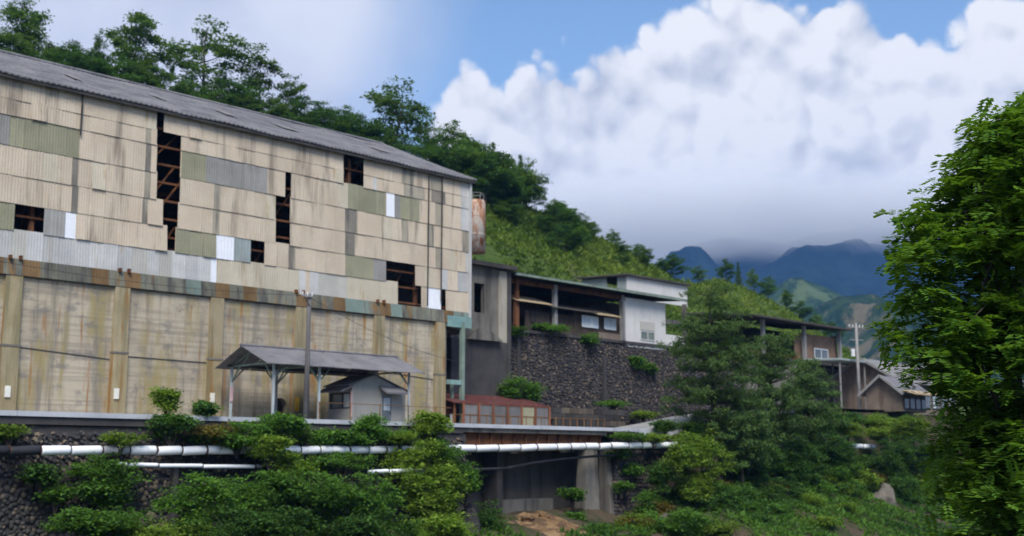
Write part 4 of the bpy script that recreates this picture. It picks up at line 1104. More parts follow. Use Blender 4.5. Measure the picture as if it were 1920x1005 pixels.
# ================================================================== open building further along
ob = thing('open_workshop', 'dark-roofed open workshop with brown board wall beyond the pines', 'building', (60, 7, 9.0))
o0, o1 = on(1405, 620, 3).x, on(1574, 640, 3).x
MB().roofsheet(o0 - 1, o1 + 1.0, 1.8, 13.05, 10, 13.9, .02, .3, .16, 2).build('roof', M['roofdark'], ob)
for px in (1430, 1507, 1573):
    x = on(px, 640, 3).x; MB().box(x - .18, x + .18, 2.8, 3.1, 8.5, 12.9).build('post', M['pole'], ob)
MB().box(o0, o1, 9.5, 9.7, 8.5, 13.3).build('rear_wall', M['interior'], ob)
M['redboard'] = weathered('red_brown_boards', (0.20, 0.125, 0.085), (0.26, 0.165, 0.115), 0.9, (0.11, 0.065, 0.045), (0.5, 0.7), jitter=0.1)
a = on(1490, 650, 3.4).x
zw = on(1540, 630, 3.4).z
k = 0; x = a
while x < o1 - .2:
    MB().box(x, min(x + 1.1, o1) - .015, 3.4, 3.5, 8.5, zw - (.25 if k == 0 else 0)).build('wall_board', M['redboard'], ob); x += 1.1; k += 1
MB().box(o1 - .1, o1 + .1, 3.4, 9.5, 8.5, 12.4).build('side_wall', M['shedwall'], ob)
window(ob, 1527, 1552, 656, 672, 3.36, 2, 'paintw', 'glass', .12)
MB().box(o0 - 1, o1 + .3, 2.75, 3.2, 2, 8.9).build('plinth', M['concmid'], ob)
MB().box(o0, a - .1, 3.0, 3.15, 8.9, 9.9).build('parapet', M['rust'], ob)

# thin carport roof and houses
def house(name, label, x0, x1, y0, y1, zb, ze, za, wall, roof, over=.5, ridge='y'):
    h = thing(name, label, 'house', ((x0 + x1) / 2, (y0 + y1) / 2, zb))
    if ridge == 'y':
        xm = (x0 + x1) / 2
        poly = [(x0, zb), (x1, zb), (x1, ze), (xm, za), (x0, ze)]
        MB().prism(poly, 'y', y0, y0 + .15).build('front_wall', M[wall], h)
        MB().prism(poly, 'y', y1 - .15, y1).build('rear_wall', M[wall], h)
        MB().box(x0, x0 + .15, y0 + .15, y1 - .15, zb, ze).build('side_wall', M[wall], h)
        MB().box(x1 - .15, x1, y0 + .15, y1 - .15, zb, ze).build('side_wall', M[wall], h)
        sl = (za - ze) / (xm - x0)
        slab(MB(), (x0 - over, ze - over * sl), (xm, za), y0 - over, y1 + over, .14).build('roof', M[roof], h)
        slab(MB(), (xm, za), (x1 + over, ze - over * sl), y0 - over, y1 + over, .14).build('roof', M[roof], h)
    else:
        ym = (y0 + y1) / 2
        poly = [(y0, zb), (y1, zb), (y1, ze), (ym, za), (y0, ze)]
        MB().prism(poly, 'x', x0, x0 + .15).build('end_wall', M[wall], h)
        MB().prism(poly, 'x', x1 - .15, x1).build('end_wall', M[wall], h)
        MB().box(x0 + .15, x1 - .15, y0, y0 + .15, zb, ze).build('front_wall', M[wall], h)
        MB().box(x0 + .15, x1 - .15, y1 - .15, y1, zb, ze).build('rear_wall', M[wall], h)
        sl = (za - ze) / (ym - y0)
        MB().prism([(y0 - over, ze - over * sl), (ym, za), (ym, za + .14), (y0 - over, ze - over * sl + .14)], 'x', x0 - over, x1 + over).build('roof', M[roof], h)
        MB().prism([(ym, za), (y1 + over, ze - over * sl), (y1 + over, ze - over * sl + .14), (ym, za + .14)], 'x', x0 - over, x1 + over).build('roof', M[roof], h)
    return h
# main house: gable end faces left, long slope faces the road
hx = on(1580, 700, -1.0).x
def hp(px, py, y): p = on(px, py, y); return p
h1 = house('grey_roof_house', 'two-storey timber house with pale tiled roof behind the concrete pole', 64.5, 78, -4.0, 2.5, 4.3, 7.6, 9.6, 'tanwall', 'roofpale', .7, 'x')
h2 = house('small_house', 'small lower house with grey gable roof left of the concrete pole', 60.5, 65.5, -6.5, -3.0, 4.3, 6.2, 7.5, 'tanwall', 'roofgrey', .5, 'x')
MB().prism([(-8.2, 5.75), (-6.9, 6.15), (-6.9, 6.25), (-8.2, 5.85)], 'x', 60.0, 66.0).build('porch_roof', M['rooftan'], h2)
for i in range(4):
    x = 61 + i * 1.15
    w = MB().box(x, x + 1.0, -6.56, -6.5, 4.5, 5.6).build('window', M['darkmetal'], h2)
    MB().box(x + .08, x + .92, -6.58, -6.565, 4.6, 5.5).build('pane', M['glass'], w)
for i in range(6):
    x = 66.5 + i * 1.9
    w = MB().box(x, x + 1.5, -4.06, -4.0, 4.9, 6.6).build('window', M['darkmetal'], h1)
    MB().box(x + .08, x + .7, -4.08, -4.065, 5.0, 6.5).build('pane', M['paleglass' if i % 2 else 'glass'], w)
    MB().box(x + .8, x + 1.42, -4.08, -4.065, 5.0, 6.5).build('pane', M['glass'], w)
for hh, x0, y0, y1, ze, za in ((h1, 63.75, -4.7, 3.2, 7.39, 9.74), (h2, 59.95, -7.0, -2.5, 5.83, 7.64)):
    ym = (y0 + y1) / 2
    MB().beam((x0, y0, ze), (x0, ym, za), .1, .22).build('bargeboard', M['pole'], hh)
    MB().beam((x0, ym, za), (x0, y1, ze), .1, .22).build('bargeboard', M['pole'], hh)
cp = thing('carport', 'thin flat pale blue roof on posts between workshop and houses', 'carport', (63, 0, 4.4))
c0, c1 = on(1550, 678, 0).x, on(1645, 674, 0).x
zc = on(1590, 677, 0).z
MB().roofsheet(c0, c1, -1.5, zc - .05, 2.5, zc + .12, .02, .2, .15).build('roof', M['bluegrey'], cp)
for x in (c0 + .3, (c0 + c1) / 2, c1 - .3):
    for y in (-1.2, 2.2): MB().box(x - .06, x + .06, y - .06, y + .06, 4.2, zc - .1).build('post', M['pole'], cp)
# concrete utility pole
p0 = dep(1613, 780, 112); p1 = dep(1610, 606, 112)
pl = thing('concrete_pole', 'tall pale concrete utility pole with crossarm beside the houses', 'pole', p0)
MB().tube([p0 - Vector((0, 0, 1)), (p0.x, p0.y, p1.z)], [.19, .12], 10).build('pole_shaft', M['pole'], pl, True)
MB().beam((p0.x - .9, p0.y + .3, p1.z - .4), (p0.x + .9, p0.y - .3, p1.z - .4), .09).build('crossarm', M['pole'], pl)
MB().beam((p0.x - .7, p0.y + .3, p1.z - 1.6), (p0.x + .7, p0.y - .3, p1.z - 1.6), .07).build('crossarm', M['pole'], pl)
MB().tube([(p0.x - .45, p0.y + .2, p1.z - 3.2), (p0.x - .45, p0.y + .2, p1.z - 2.5)], .18, 10).build('transformer', M['paintw'], pl)
for dx in (-.8, -.4, .4, .8): MB().tube([(p0.x + dx, p0.y - dx * .33, p1.z - .35), (p0.x + dx, p0.y - dx * .33, p1.z - .15)], .05, 6).build('insulator', M['paintw'], pl)
flat('yard', M['gravel'], 44, 110, -1.0, 20, 4.25)
# ================================================================== vegetation
def leaf_mesh(name, cen, L, W, mat, seed, up=0.35, droop=0.15, jit=0.35, tone=None):
    r = np.random.default_rng(seed); n = len(cen)
    nr = r.normal(size=(n, 3)); nr[:, 2] = np.abs(nr[:, 2]) + up * 2
    nr /= np.linalg.norm(nr, axis=1)[:, None]
    t = r.normal(size=(n, 3)); t[:, 2] -= droop * 2
    t -= nr * np.sum(t * nr, axis=1)[:, None]; t /= np.linalg.norm(t, axis=1)[:, None] + 1e-9
    b = np.cross(nr, t)
    k = 1 + .35 * np.sin(cen[:, 0] * 2.1 + cen[:, 2] * 3.3 + seed)
    l = (L * k * (1 + jit * r.uniform(-1, 1, n)))[:, None]; w = (W * k * (1 + jit * r.uniform(-1, 1, n)))[:, None]
    V = np.empty((n, 4, 3))
    V[:, 0] = cen; V[:, 1] = cen + t * l * .45 + b * w * .5; V[:, 2] = cen + t * l; V[:, 3] = cen + t * l * .45 - b * w * .5
    return raw_mesh(name, V.reshape(-1, 3), n, mat, tone if tone is not None else r.uniform(0, 1, n))
def raw_mesh(name, V, n, mat, tone):
    me = bpy.data.meshes.new(name)
    me.vertices.add(4 * n); me.vertices.foreach_set('co', V.astype(np.float32).ravel())
    me.loops.add(4 * n); me.loops.foreach_set('vertex_index', np.arange(4 * n, dtype=np.int32))
    me.polygons.add(n); me.polygons.foreach_set('loop_start', np.arange(0, 4 * n, 4, dtype=np.int32))
    at = me.attributes.new('tone', 'FLOAT', 'FACE'); at.data.foreach_set('value', np.clip(tone, 0, 1).astype(np.float32))
    me.materials.append(mat); me.update(); me.validate()
    return me
def clump_points(r, clumps, per, sig):
    # clumps: (k,3) centres; returns points and a tone per clump
    k = len(clumps); n = k * per
    c = np.repeat(clumps, per, axis=0)
    s = np.repeat(np.asarray(sig) * np.ones((k, 3)) if np.ndim(sig) < 2 else sig, per, axis=0)
    p = c + r.normal(size=(n, 3)) * s
    tone = np.repeat(r.uniform(0, 1, k), per) * .65 + r.uniform(0, .35, n)
    return p, tone
def lobe_clumps(r, lobes, total):
    w = np.array([max(.05, l[3] * l[4] + l[3] * l[5]) for l in lobes]); w /= w.sum(); out = []
    for l, f in zip(lobes, w):
        m = max(3, int(total * f)); d = r.normal(size=(m, 3)); d /= np.linalg.norm(d, axis=1)[:, None]
        rad = r.uniform(.35, 1.0, m) ** .55
        d[:, 2] = np.where((d[:, 2] < -.4), d[:, 2] * .5, d[:, 2])
        out.append(np.array(l[:3]) + d * rad[:, None] * np.array(l[3:6]))
    return np.concatenate(out)

def limb_mesh(name, base, h, r0, lobes, seed, mat):
    r = random.Random(seed); mb = MB()
    top = Vector((r.uniform(-.05, .05) * h, r.uniform(-.05, .05) * h, h * .92))
    k = 7; pts = [Vector((0, 0, -.3))]
    for i in range(1, k): f = i / (k - 1); pts.append(top * f + Vector((r.uniform(-.02, .02) * h, r.uniform(-.02, .02) * h, 0)))
    mb.tube(pts, [r0 * (1 - .9 * i / (k - 1)) + .01 for i in range(k)], 7)
    for l in lobes:
        c = Vector(l[:3]); z0 = max(.12 * h, min(.8 * h, c.z - .16 * h)); a = top * (z0 / (h * .92))
        mb.tube([a, a.lerp(c, .5) + Vector((0, 0, -.02 * h)), c + Vector((0, 0, l[5] * .3))], [r0 * .42, r0 * .26, r0 * .08], 5)
    return mb.mesh(name, mat)

def broad_proto(seed, h=10.0, spread=3.3, tiers=7, leaf=.34, per=34, clumps=150, airy=0.0, mat='leafr'):
    r = random.Random(seed); lobes = []
    for i in range(tiers):
        f = i / (tiers - 1); z = h * (.36 + .58 * f); rad = spread * (.35 + .65 * math.sin(math.pi * (.18 + .72 * f))) * r.uniform(.72, 1.15)
        a = i * 2.4 + r.uniform(-.5, .5); off = rad * (.55 if i < tiers - 1 else .05)
        lobes.append((math.cos(a) * off, math.sin(a) * off, z, rad * .62, rad * .62, h * .085 * r.uniform(.8, 1.4)))
        if i < tiers - 2:
            a += 2.6 + r.uniform(-.4, .4)
            lobes.append((math.cos(a) * off, math.sin(a) * off, z + r.uniform(-.05, .05) * h, rad * .5, rad * .5, h * .075))
    g = np.random.default_rng(seed)
    cl = lobe_clumps(g, lobes, int(clumps * (1 - airy)))
    p, tone = clump_points(g, cl, per, np.array([.36, .36, .20]) * (h / 10))
    return leaf_mesh('crown', p, leaf, leaf * .62, M[mat], seed, tone=tone), limb_mesh('trunk', None, h, h * .017, lobes, seed, M['bark'])
def conifer_proto(seed, h=10.0, rad=1.9, mat='needle'):
    g = np.random.default_rng(seed); cl = []; lobes = []
    for i in range(26):
        f = i / 25; z = h * (.14 + .86 * f); R = rad * (1 - f) ** .8 + .1
        for k in range(max(3, int(8 * (1 - f) + 3))):
            a = g.uniform(0, 6.28)
            for q in np.linspace(.25, 1, 4): cl.append((math.cos(a) * R * q, math.sin(a) * R * q, z - .3 * R * q))
    p, tone = clump_points(g, np.array(cl), 9, np.array([.17, .17, .12]))
    return leaf_mesh('crown', p, .32, .10, M[mat], seed, up=.1, tone=tone), limb_mesh('trunk', None, h, .14, [], seed, M['bark'])
PROTO = [broad_proto(21), broad_proto(22, spread=4.0, tiers=6, airy=.15), broad_proto(23, spread=2.5, tiers=8, airy=.35), broad_proto(24, spread=3.6, tiers=7), conifer_proto(25),
         broad_proto(26, spread=4.6, tiers=6, clumps=210, mat='leafd')]
rt = random.Random(99)
def tree(base, h, wide, proto, label, group=None, name='hill_tree', rot=None):
    t = thing(name, label, 'tree', base, group)
    t.rotation_euler = (0, 0, rt.uniform(0, 6.28) if rot is None else rot); t.scale = (h / 10 * wide, h / 10 * wide, h / 10)
    for nm, me in zip(('crown', 'trunk'), PROTO[proto]):
        o = bpy.data.objects.new(nm, me); C.objects.link(o); o.parent = t
    return t
def hill_tree(px, pytop, f, wide, proto, label, group='trees on the ridge', hmin=4):
    b = hill_pt(px, f); D = dist(b); zt = dep(px, pytop, D).z
    h = max(hmin, zt - b.z + .2); return tree(b - Vector((0, 0, .3)), h, wide, proto, label, group)
RT_ = [(40, -5, 1, 1.15, 3, 'tall leafy tree at the far left end of the ridge'), (-60, 5, .97, 1.1, 0, 'leafy tree cut by the left photo edge on the ridge'),
       (130, 82, .96, 1.15, 5, 'low dark tree between the far left tree and the mill roof'), (182, 55, 1, .55, 2, 'thin wispy tree left of the tall bushy ridge tree'),
       (250, 18, 1, 1.05, 0, 'tall bushy bright tree with narrow top above the mill roof'), (268, 95, .93, 1.0, 3, 'lower leafy tree in front of the tall bushy ridge tree'),
       (318, 72, 1, .35, 2, 'very thin sapling between the two tall ridge trees'), (385, 44, 1, 1.25, 1, 'tall airy tiered tree standing against the grey sky'),
       (345, 150, .93, 1.0, 1, 'yellowish low tree at the foot of the airy tiered tree'), (482, 88, 1, 1.0, 2, 'narrow airy tree right of the tall tiered tree'),
       (540, 142, 1, 1.0, 1, 'spreading tree stepping down right of the narrow airy tree'), (450, 150, .92, 1.1, 5, 'dark tree low behind the middle of the mill roof'),
       (600, 190, .97, 1.2, 5, 'dark rounded tree in the dip of the ridge'), (655, 200, .96, 1.1, 3, 'leafy tree at the left foot of the broad crown'),
       (742, 155, 1, 1.25, 1, 'broad flat-crowned tree above the right part of the mill roof'), (800, 215, .98, 1.0, 2, 'airy tree with sky gaps right of the broad crown'),
       (700, 225, .9, 1.2, 5, 'dark tree under the broad flat crown'), (845, 228, 1, 1.0, 3, 'leafy tree on the descending ridge above the mill corner'), (875, 250, 1, .9, 0, 'bushy tree just left of the white cumulus base'),
       (900, 268, 1, 1.0, 5, 'dark tree on the descending ridge over the tank'), (925, 268, 1, .75, 4, 'small pointed conifer on the descending ridge'), (955, 292, 1, 1.0, 3, 'leafy tree right of the small pointed conifer'),
       (976, 292, 1, .8, 4, 'thin pointed conifer at the lower end of the wooded ridge'), (1002, 352, 1, .9, 5, 'last dark tree where the wood gives way to grass'),
       (1385, 495, 1, .85, 4, 'dark conifer standing on the small grassy knoll'), (1362, 505, .97, .8, 5, 'dark bushy tree beside the conifer on the knoll'), (1412, 528, 1, .9, 3, 'leafy tree just right of the knoll conifer'),
       (1440, 552, 1, 1.0, 5, 'dark tree lower on the right slope of the knoll'), (1475, 578, 1, 1.0, 0, 'tree at the right foot of the knoll')]
for a in RT_: hill_tree(*a)
# denser wood lower on the slope (seen above the roof and behind the tank)
rw = random.Random(12)
GRP = 'trees of the wood on the slope'
WOOD = []
for i in range(26):
    px = 860 + rw.uniform(0, 130); f = rw.uniform(.70, .96)
    b = hill_pt(px, f); q = pix(b)
    if q[1] > 440 - (1035 - px) * .35: continue
    WOOD.append((px, f))
for px, f in WOOD:
    b = hill_pt(px, f)
    tree(b - Vector((0, 0, .3)), rw.uniform(4.8, 7.0), rw.uniform(1.0, 1.3), rw.choice([0, 3, 5, 5, 1]), 'dark tree in the dense wood on the slope behind the tank', GRP)
for i in range(30):
    px = -120 + i * 34 + rw.uniform(-10, 10); f = rw.uniform(.80, .9)
    b = hill_pt(px, f)
    rz_ = pix((px2x(px, 20), RIDGE_Y, RIDGE_Z))
    D = dist(b); ztop = dep(px, interp([(-100, 70), (0, 75), (300, 150), (600, 215), (700, 245), (860, 310)], px) + rw.uniform(-30, 6), D).z
    tree(b - Vector((0, 0, .3)), max(5, ztop - b.z), rw.uniform(1.0, 1.35), rw.choice([0, 3, 5, 5]), 'tree of the continuous green row showing just above the mill roof', 'trees just above the mill roof')

# hillside shrubs
for (px, f, h, pr, lab) in ((1050, .86, 3.2, 5, 'dark shrub at the edge of the grass right of the wood'), (1075, .80, 3.0, 5, 'dark rounded shrub on the grassy slope'), (1090, .72, 3.6, 0, 'green shrub lower on the grassy slope'), (1110, .9, 2.4, 5, 'dark shrub near the crest of the grassy slope'),
                            (1045, .66, 4.6, 5, 'dark shrub in the gully of the grassy slope'), (1060, .55, 4.0, 5, 'dark shrub low in the gully above the shed roof'), (1150, .97, 2.6, 3, 'small tree on the skyline of the grassy slope'), (1195, .98, 2.4, 5, 'tiny dark tree on the skyline above the roof monitor'), (1168, .62, 2.6, 0, 'lone green shrub in the middle of the grassy slope'),
                            (1262, .97, 4.0, 5, 'dark tree where the grassy slope meets the blue mountain'), (1240, .98, 2.4, 5, 'small dark skyline tree left of the blue mountain'), (1310, .99, 3.0, 0, 'green tree on the saddle below the mountain'), (1500, .95, 3.6, 5, 'dark tree right of the grassy tongue behind the workshop'), (1530, .9, 3.6, 3, 'leafy tree above the workshop roof'), (1560, .95, 3.8, 5, 'dark tree above the right end of the workshop roof')):
    b = hill_pt(px, f); tree(b - Vector((0, 0, .3)), h, 1.25, pr, lab, 'shrubs on the grassy slope')

# ground cover on the hill: countless tufts
def scatter_stuff(name, pts, L, W, mat, seed, up=.2, label=None):
    rq = random.Random(seed)
    tn = np.array([.45 + .75 * fbm(p[0], p[1], .16, 3, 6.6) + rq.uniform(-.22, .22) for p in pts])
    me = leaf_mesh(name, np.array(pts), L, W, M[mat], seed, up=up, droop=-.6, tone=tn)
    o = bpy.data.objects.new(name, me); C.objects.link(o); o['kind'] = 'stuff'; return o
g = random.Random(31); pts = []
for i in range(52000):
    px = g.uniform(850, 1620); f = g.random() ** .8
    p = hill_pt(px, f)
    if fbm(p.x, p.y, .12, 2, 4.4) < -.62: continue
    pts.append((p.x + g.uniform(-.4, .4), p.y + g.uniform(-.4, .4), p.z - .05))
scatter_stuff('hill_grass', pts, .62, .22, 'grass', 5)
rw2 = random.Random(77); k = 0
while k < 22:
    px = rw2.uniform(930, 1250); f = rw2.uniform(.25, .97); b = hill_pt(px, f)
    q = pix(b)
    if fbm(b.x, b.y, .05, 2, 9.1) < -.02 or q[1] > 505: continue
    tree(b - Vector((0, 0, .3)), rw2.uniform(1.6, 3.4), rw2.uniform(1.3, 1.9), rw2.choice([0, 3, 5, 5]), 'small round shrub scattered on the grassy slope above the sheds', 'small shrubs scattered on the slope', 'hill_shrub'); k += 1

# ---- shrubs on the river bank
def shrub(px, py, rx, ry, y, mk, label, seed, leaf=.17, dens=1.0, group='shrubs along the river wall', name='shrub'):
    c = on(px, py, y); D = dist(c); RX = rx * D / 2229; RZ_ = ry * D / 2229; RY = min(RX, 1.5) * .8
    base = Vector((c.x, c.y, c.z - RZ_ * .95))
    g = np.random.default_rng(seed); r = random.Random(seed)
    nl = max(4, int(6 + RX * 3)); lobes = []
    for i in range(nl):
        a = r.uniform(0, 6.28); q = math.sqrt(r.random()) * .72; zc = r.uniform(-.55, .62)
        k = math.sqrt(max(.1, 1 - zc * zc * .8))
        s = r.uniform(.30, .52)
        lobes.append((math.cos(a) * q * RX * k, math.sin(a) * q * RY * k, RZ_ * (.95 + zc), RX * s, RY * s, RZ_ * s * .8))
    area = 4 * RX * RZ_
    ncl = int(max(14, 62 * area ** .75 * dens))
    cl = lobe_clumps(g, lobes, ncl)
    # stray sprigs break the outline
    m = max(4, ncl // 7); d = g.normal(size=(m, 3)); d /= np.linalg.norm(d, axis=1)[:, None]; d[:, 2] = np.abs(d[:, 2]) * .9
    cl = np.concatenate([cl, np.array([0, 0, RZ_ * .95]) + d * np.array([RX, RY, RZ_]) * g.uniform(.85, 1.22, (m, 1))])
    p, tone = clump_points(g, cl, 26, np.array([.20, .20, .075]))
    t = thing(name, label, 'shrub', base, group)
    me = leaf_mesh('foliage', p, leaf, leaf * .6, M[mk], seed, up=.7, tone=tone)
    o = bpy.data.objects.new('foliage', me); C.objects.link(o); o.parent = t
    mb = MB()
    for q in range(7):
        a = r.uniform(0, 6.28); e = (math.cos(a) * RX * r.uniform(.5, 1.05), math.sin(a) * RY, RZ_ * r.uniform(1.0, 2.15)); mb.tube([(e[0] * .3, e[1] * .3, e[2] * .35), (e[0] * .75, e[1] * .75, e[2] * .8), e], [.022, .014, .005], 4)
    for l in lobes[:8]: mb.tube([(0, 0, -.4), (l[0] * .5, l[1] * .5, l[2] * .5), (l[0], l[1], l[2])], [.05, .035, .015], 5)
    o = bpy.data.objects.new('stems', mb.mesh('stems', M['bark'])); C.objects.link(o); o.parent = t
    return t
SHR = [(192, 905, 66, 56, -8.3, 'leaf', 'bushy green shrub growing out of the dark stones under the white pipe\'s left part'),
       (78, 890, 26, 18, -8.0, 'leafd', 'small sprig on the stone wall near the photo\'s left edge'), (105, 925, 22, 22, -8.0, 'leaf', 'small weed low on the stone wall left of the bushy shrub'),
       (18, 812, 26, 17, -7.6, 'leafy', 'leafy shrub over the pipe at the photo\'s left edge'), (226, 824, 32, 13, -8.2, 'leafy', 'low bright leaves hanging over the pipe\'s dark joint'),
       (322, 806, 44, 28, -7.8, 'leafd', 'brownish green bush over the kerb left of the shelter'), (312, 752, 24, 24, -7.0, 'leafy', 'upright bright shrub against the concrete wall left of the shelter'), (385, 768, 19, 16, -6.9, 'leafd', 'little round bush at the foot of the shelter\'s left post'),
       (400, 815, 40, 22, -8.0, 'redleaf', 'dry brownish shrub on the edge in front of the shelter'), (445, 818, 42, 26, -8.3, 'leaf', 'green shrub above the pipe below the shelter\'s left bay'), (530, 806, 50, 28, -8.1, 'leaf', 'dark leafy shrub at the foot of the slim pole'),
       (505, 842, 48, 24, -8.9, 'leafy', 'yellow-green shrub hanging over the pipe below the slim pole'), (545, 872, 44, 22, -9.0, 'leafy', 'yellow-green shrub filling the gap under the thick pipe'), (640, 822, 46, 14, -7.8, 'leaf', 'low green edge growth in front of the hut\'s window'),
       (697, 806, 31, 27, -8.0, 'leaf', 'round green bush in front of the hut\'s grey wall'), (800, 808, 38, 36, -8.0, 'leafy', 'bright yellow-green bush right of the hut'), (750, 822, 28, 14, -8.4, 'leafy', 'low weeds between the round bush and the bright bush'),
       (640, 868, 60, 18, -8.9, 'leaf', 'green growth hanging between the two pipes'), (760, 862, 44, 16, -8.9, 'leafy', 'yellowish growth hanging below the pipe\'s broken end'), (830, 862, 40, 34, -9.2, 'leaf', 'green shrub covering the pipe left of the bridge'),
       (400, 955, 105, 66, -10.8, 'leaf', 'left lobe of the big dark bush mass at the bottom'), (555, 945, 120, 68, -11.2, 'leaf', 'largest middle bush of the bottom mass under the thin pipe'), (672, 948, 76, 62, -10.8, 'leaf', 'right lobe of the big bush mass at the bottom'),
       (480, 1000, 140, 50, -12.5, 'leafd', 'dark low bush at the bottom edge below the big mass'), (700, 1005, 90, 44, -12.3, 'leafd', 'dark low growth at the bottom edge right of the big mass'),
       (190, 990, 92, 40, -11.4, 'leaf', 'light green bush at the bottom left'), (300, 1005, 70, 30, -12.0, 'leafy', 'bright weeds at the bottom edge left of the big mass'),
       (815, 935, 62, 62, -10.0, 'leafy', 'tall yellow-green shrub left of the stream mouth'), (770, 900, 50, 34, -9.4, 'leafy', 'yellow-green shrub under the short thin pipe'), (820, 1000, 78, 40, -11.5, 'leafy', 'yellow-green growth at the bottom beside the stream'), (872, 905, 22, 40, -9.6, 'leaf', 'thin green shrub edging the dark stream opening'),
       (912, 985, 34, 40, -8.6, 'leafd', 'dark green plant in the stream mouth'), (1073, 930, 22, 13, -7.2, 'leaf', 'small plant at the foot of the bridge pier'), (1080, 972, 16, 14, -8.2, 'leaf', 'small plant on the brown spoil beside the pier'),
       (1215, 942, 24, 20, -8.6, 'leaf', 'small bush on the rubble right of the piers'), (1192, 990, 56, 24, -9.6, 'leafy', 'bright weeds at the bottom right of the piers'), (1130, 1002, 50, 18, -9.6, 'leaf', 'low weeds at the bottom below the piers'), (1165, 915, 16, 9, -7.4, 'leaf', 'tuft sprouting from the wall beside the right pier'),
       (1312, 884, 82, 76, -10.6, 'leafy', 'large round yellow-green bush below the pines'), (1420, 880, 80, 62, -9.8, 'leafd', 'dark green bush below the two taller pines'), (1500, 880, 70, 60, -9.8, 'leafd', 'dark green bush below the right pine'),
       (1400, 960, 90, 44, -11.5, 'leafd', 'dark low bush beneath the round yellow-green bush'), (1290, 985, 70, 30, -11.8, 'leaf', 'green ground shrub at the bottom below the round bush'), (1560, 850, 52, 40, -9.4, 'leafd', 'dark bush right of the pines'),
       (1598, 905, 44, 34, -9.2, 'leafy', 'mid-green bush on the slope below the right pipe end'), (1650, 814, 46, 14, -8.6, 'leafy', 'bright hedge-like shrub in front of the houses'), (1560, 800, 40, 26, -8.6, 'leafd', 'green shrub below the small house'),
       (1710, 808, 56, 30, -10, 'leafy', 'yellow-green shrub right of the concrete pole'), (1560, 960, 60, 30, -11.0, 'leaf', 'weedy bush left of the pale rock'), (1610, 1000, 60, 20, -12.5, 'leafy', 'bright weeds under the pale rock'), (1500, 1000, 70, 24, -12.5, 'leaf', 'weeds at the bottom between the dark bush and the rock'),
       (1740, 930, 50, 50, -11.5, 'leafy', 'bright shrub right of the pale rock'), (1770, 1000, 60, 34, -12.5, 'leafy', 'bright shrub at the bottom right below the near tree'), (1860, 960, 70, 60, -13, 'leaf', 'green shrub behind the near tree\'s lower leaves'), (1680, 870, 50, 50, -10.5, 'leafd', 'dark shrub between the houses and the near tree'),
       (1180, 818, 34, 6, -7.9, 'leaf', 'low growth on the verge below the rising road'), (1225, 822, 30, 7, -8.2, 'leafy', 'verge weeds just left of the pines'),
       (958, 730, 24, 26, 1.6, 'leaf', 'left of two bright bushes behind the panel fence'), (996, 738, 26, 22, 1.4, 'leaf', 'right of two bright bushes behind the panel fence'), (1103, 634, 19, 13, 2.7, 'leaf', 'tuft hanging over the terrace coping below the white windows'), (1030, 616, 34, 8, 2.8, 'leaf', 'low weeds along the terrace coping under the tan canopy'), (968, 622, 18, 10, 2.7, 'leafd', 'dark weeds at the left end of the terrace coping'),
       (1192, 682, 16, 14, 2.75, 'leaf', 'plant growing on the terrace wall'), (1218, 692, 12, 12, 2.75, 'leaf', 'small plant on the terrace wall beside the pine'), (1205, 778, 34, 5, 1.5, 'leafy', 'bright verge weeds at the bend of the rising road'), (900, 572, 10, 12, 4.2, 'leafy', 'bright leaves seen through the empty concrete window'), (1150, 758, 30, 6, .8, 'leaf', 'weeds on top of the low stone wall'),
       (1552, 792, 30, 16, -6.6, 'leaf', 'green shrub in front of the small house porch'), (1596, 790, 28, 15, -6.6, 'leafd', 'dark shrub just left of the concrete pole foot'), (1640, 792, 34, 16, -6.4, 'leafy', 'yellow-green shrub under the tiled house windows'), (1690, 796, 34, 18, -6.4, 'leaf', 'green shrub under the right end of the tiled house'),
       (1480, 812, 44, 22, -8.2, 'leafd', 'dark shrub on the verge under the shortest pine'), (1535, 822, 40, 26, -8.6, 'leaf', 'green shrub on the verge left of the small house'), (1590, 806, 34, 15, -8.4, 'leafy', 'yellow-green shrub at the foot of the concrete pole'), (1620, 868, 40, 13, -9.2, 'leafd', 'dark shrub over the right end of the thick pipe'), (1580, 876, 38, 16, -9.6, 'leaf', 'green shrub below the right end of the thick pipe'),
       (1245, 800, 26, 12, -7.9, 'leafd', 'dark shrub at the left edge of the tallest pine'), (1300, 808, 40, 20, -8.0, 'leafd', 'dark undergrowth at the foot of the tallest pine'),
       (1240, 900, 26, 40, -9.0, 'leafd', 'dark shrub left of the round yellow-green bush'), (1350, 940, 60, 34, -11.0, 'leafd', 'dark shrub just under the round yellow-green bush'), (1455, 935, 66, 36, -11.0, 'leafd', 'dark shrub in the shade below the middle pine'), (1520, 930, 50, 34, -10.6, 'leaf', 'green shrub below the shortest pine'),
       (1440, 990, 60, 26, -12.4, 'leaf', 'ground shrub at the bottom under the pines'), (1350, 1000, 56, 22, -12.6, 'leafy', 'bright ground shrub at the bottom edge under the pines'), (1575, 905, 34, 40, -10.0, 'leaf', 'upright green shrub on the slope left of the boulder'), (1620, 905, 30, 26, -10.4, 'leafy', 'yellow-green leaves above the boulder'),
       (1690, 930, 34, 40, -11.6, 'leafd', 'dark leaves just right of the boulder'), (1685, 985, 40, 28, -12.2, 'leafy', 'yellow-green weeds at the boulder\'s right foot'), (1720, 860, 50, 40, -11.0, 'leafd', 'dark shrub behind the near tree\'s left edge'),
       (1160, 850, 20, 10, -7.3, 'leafd', 'dark sprig above the rubble abutment'), (1185, 880, 18, 12, -7.3, 'leaf', 'sprig half way down the rubble abutment'), (1225, 985, 40, 22, -9.8, 'leaf', 'green weeds at the foot of the rubble abutment')]
for i, a in enumerate(SHR): shrub(*a, seed=100 + i)

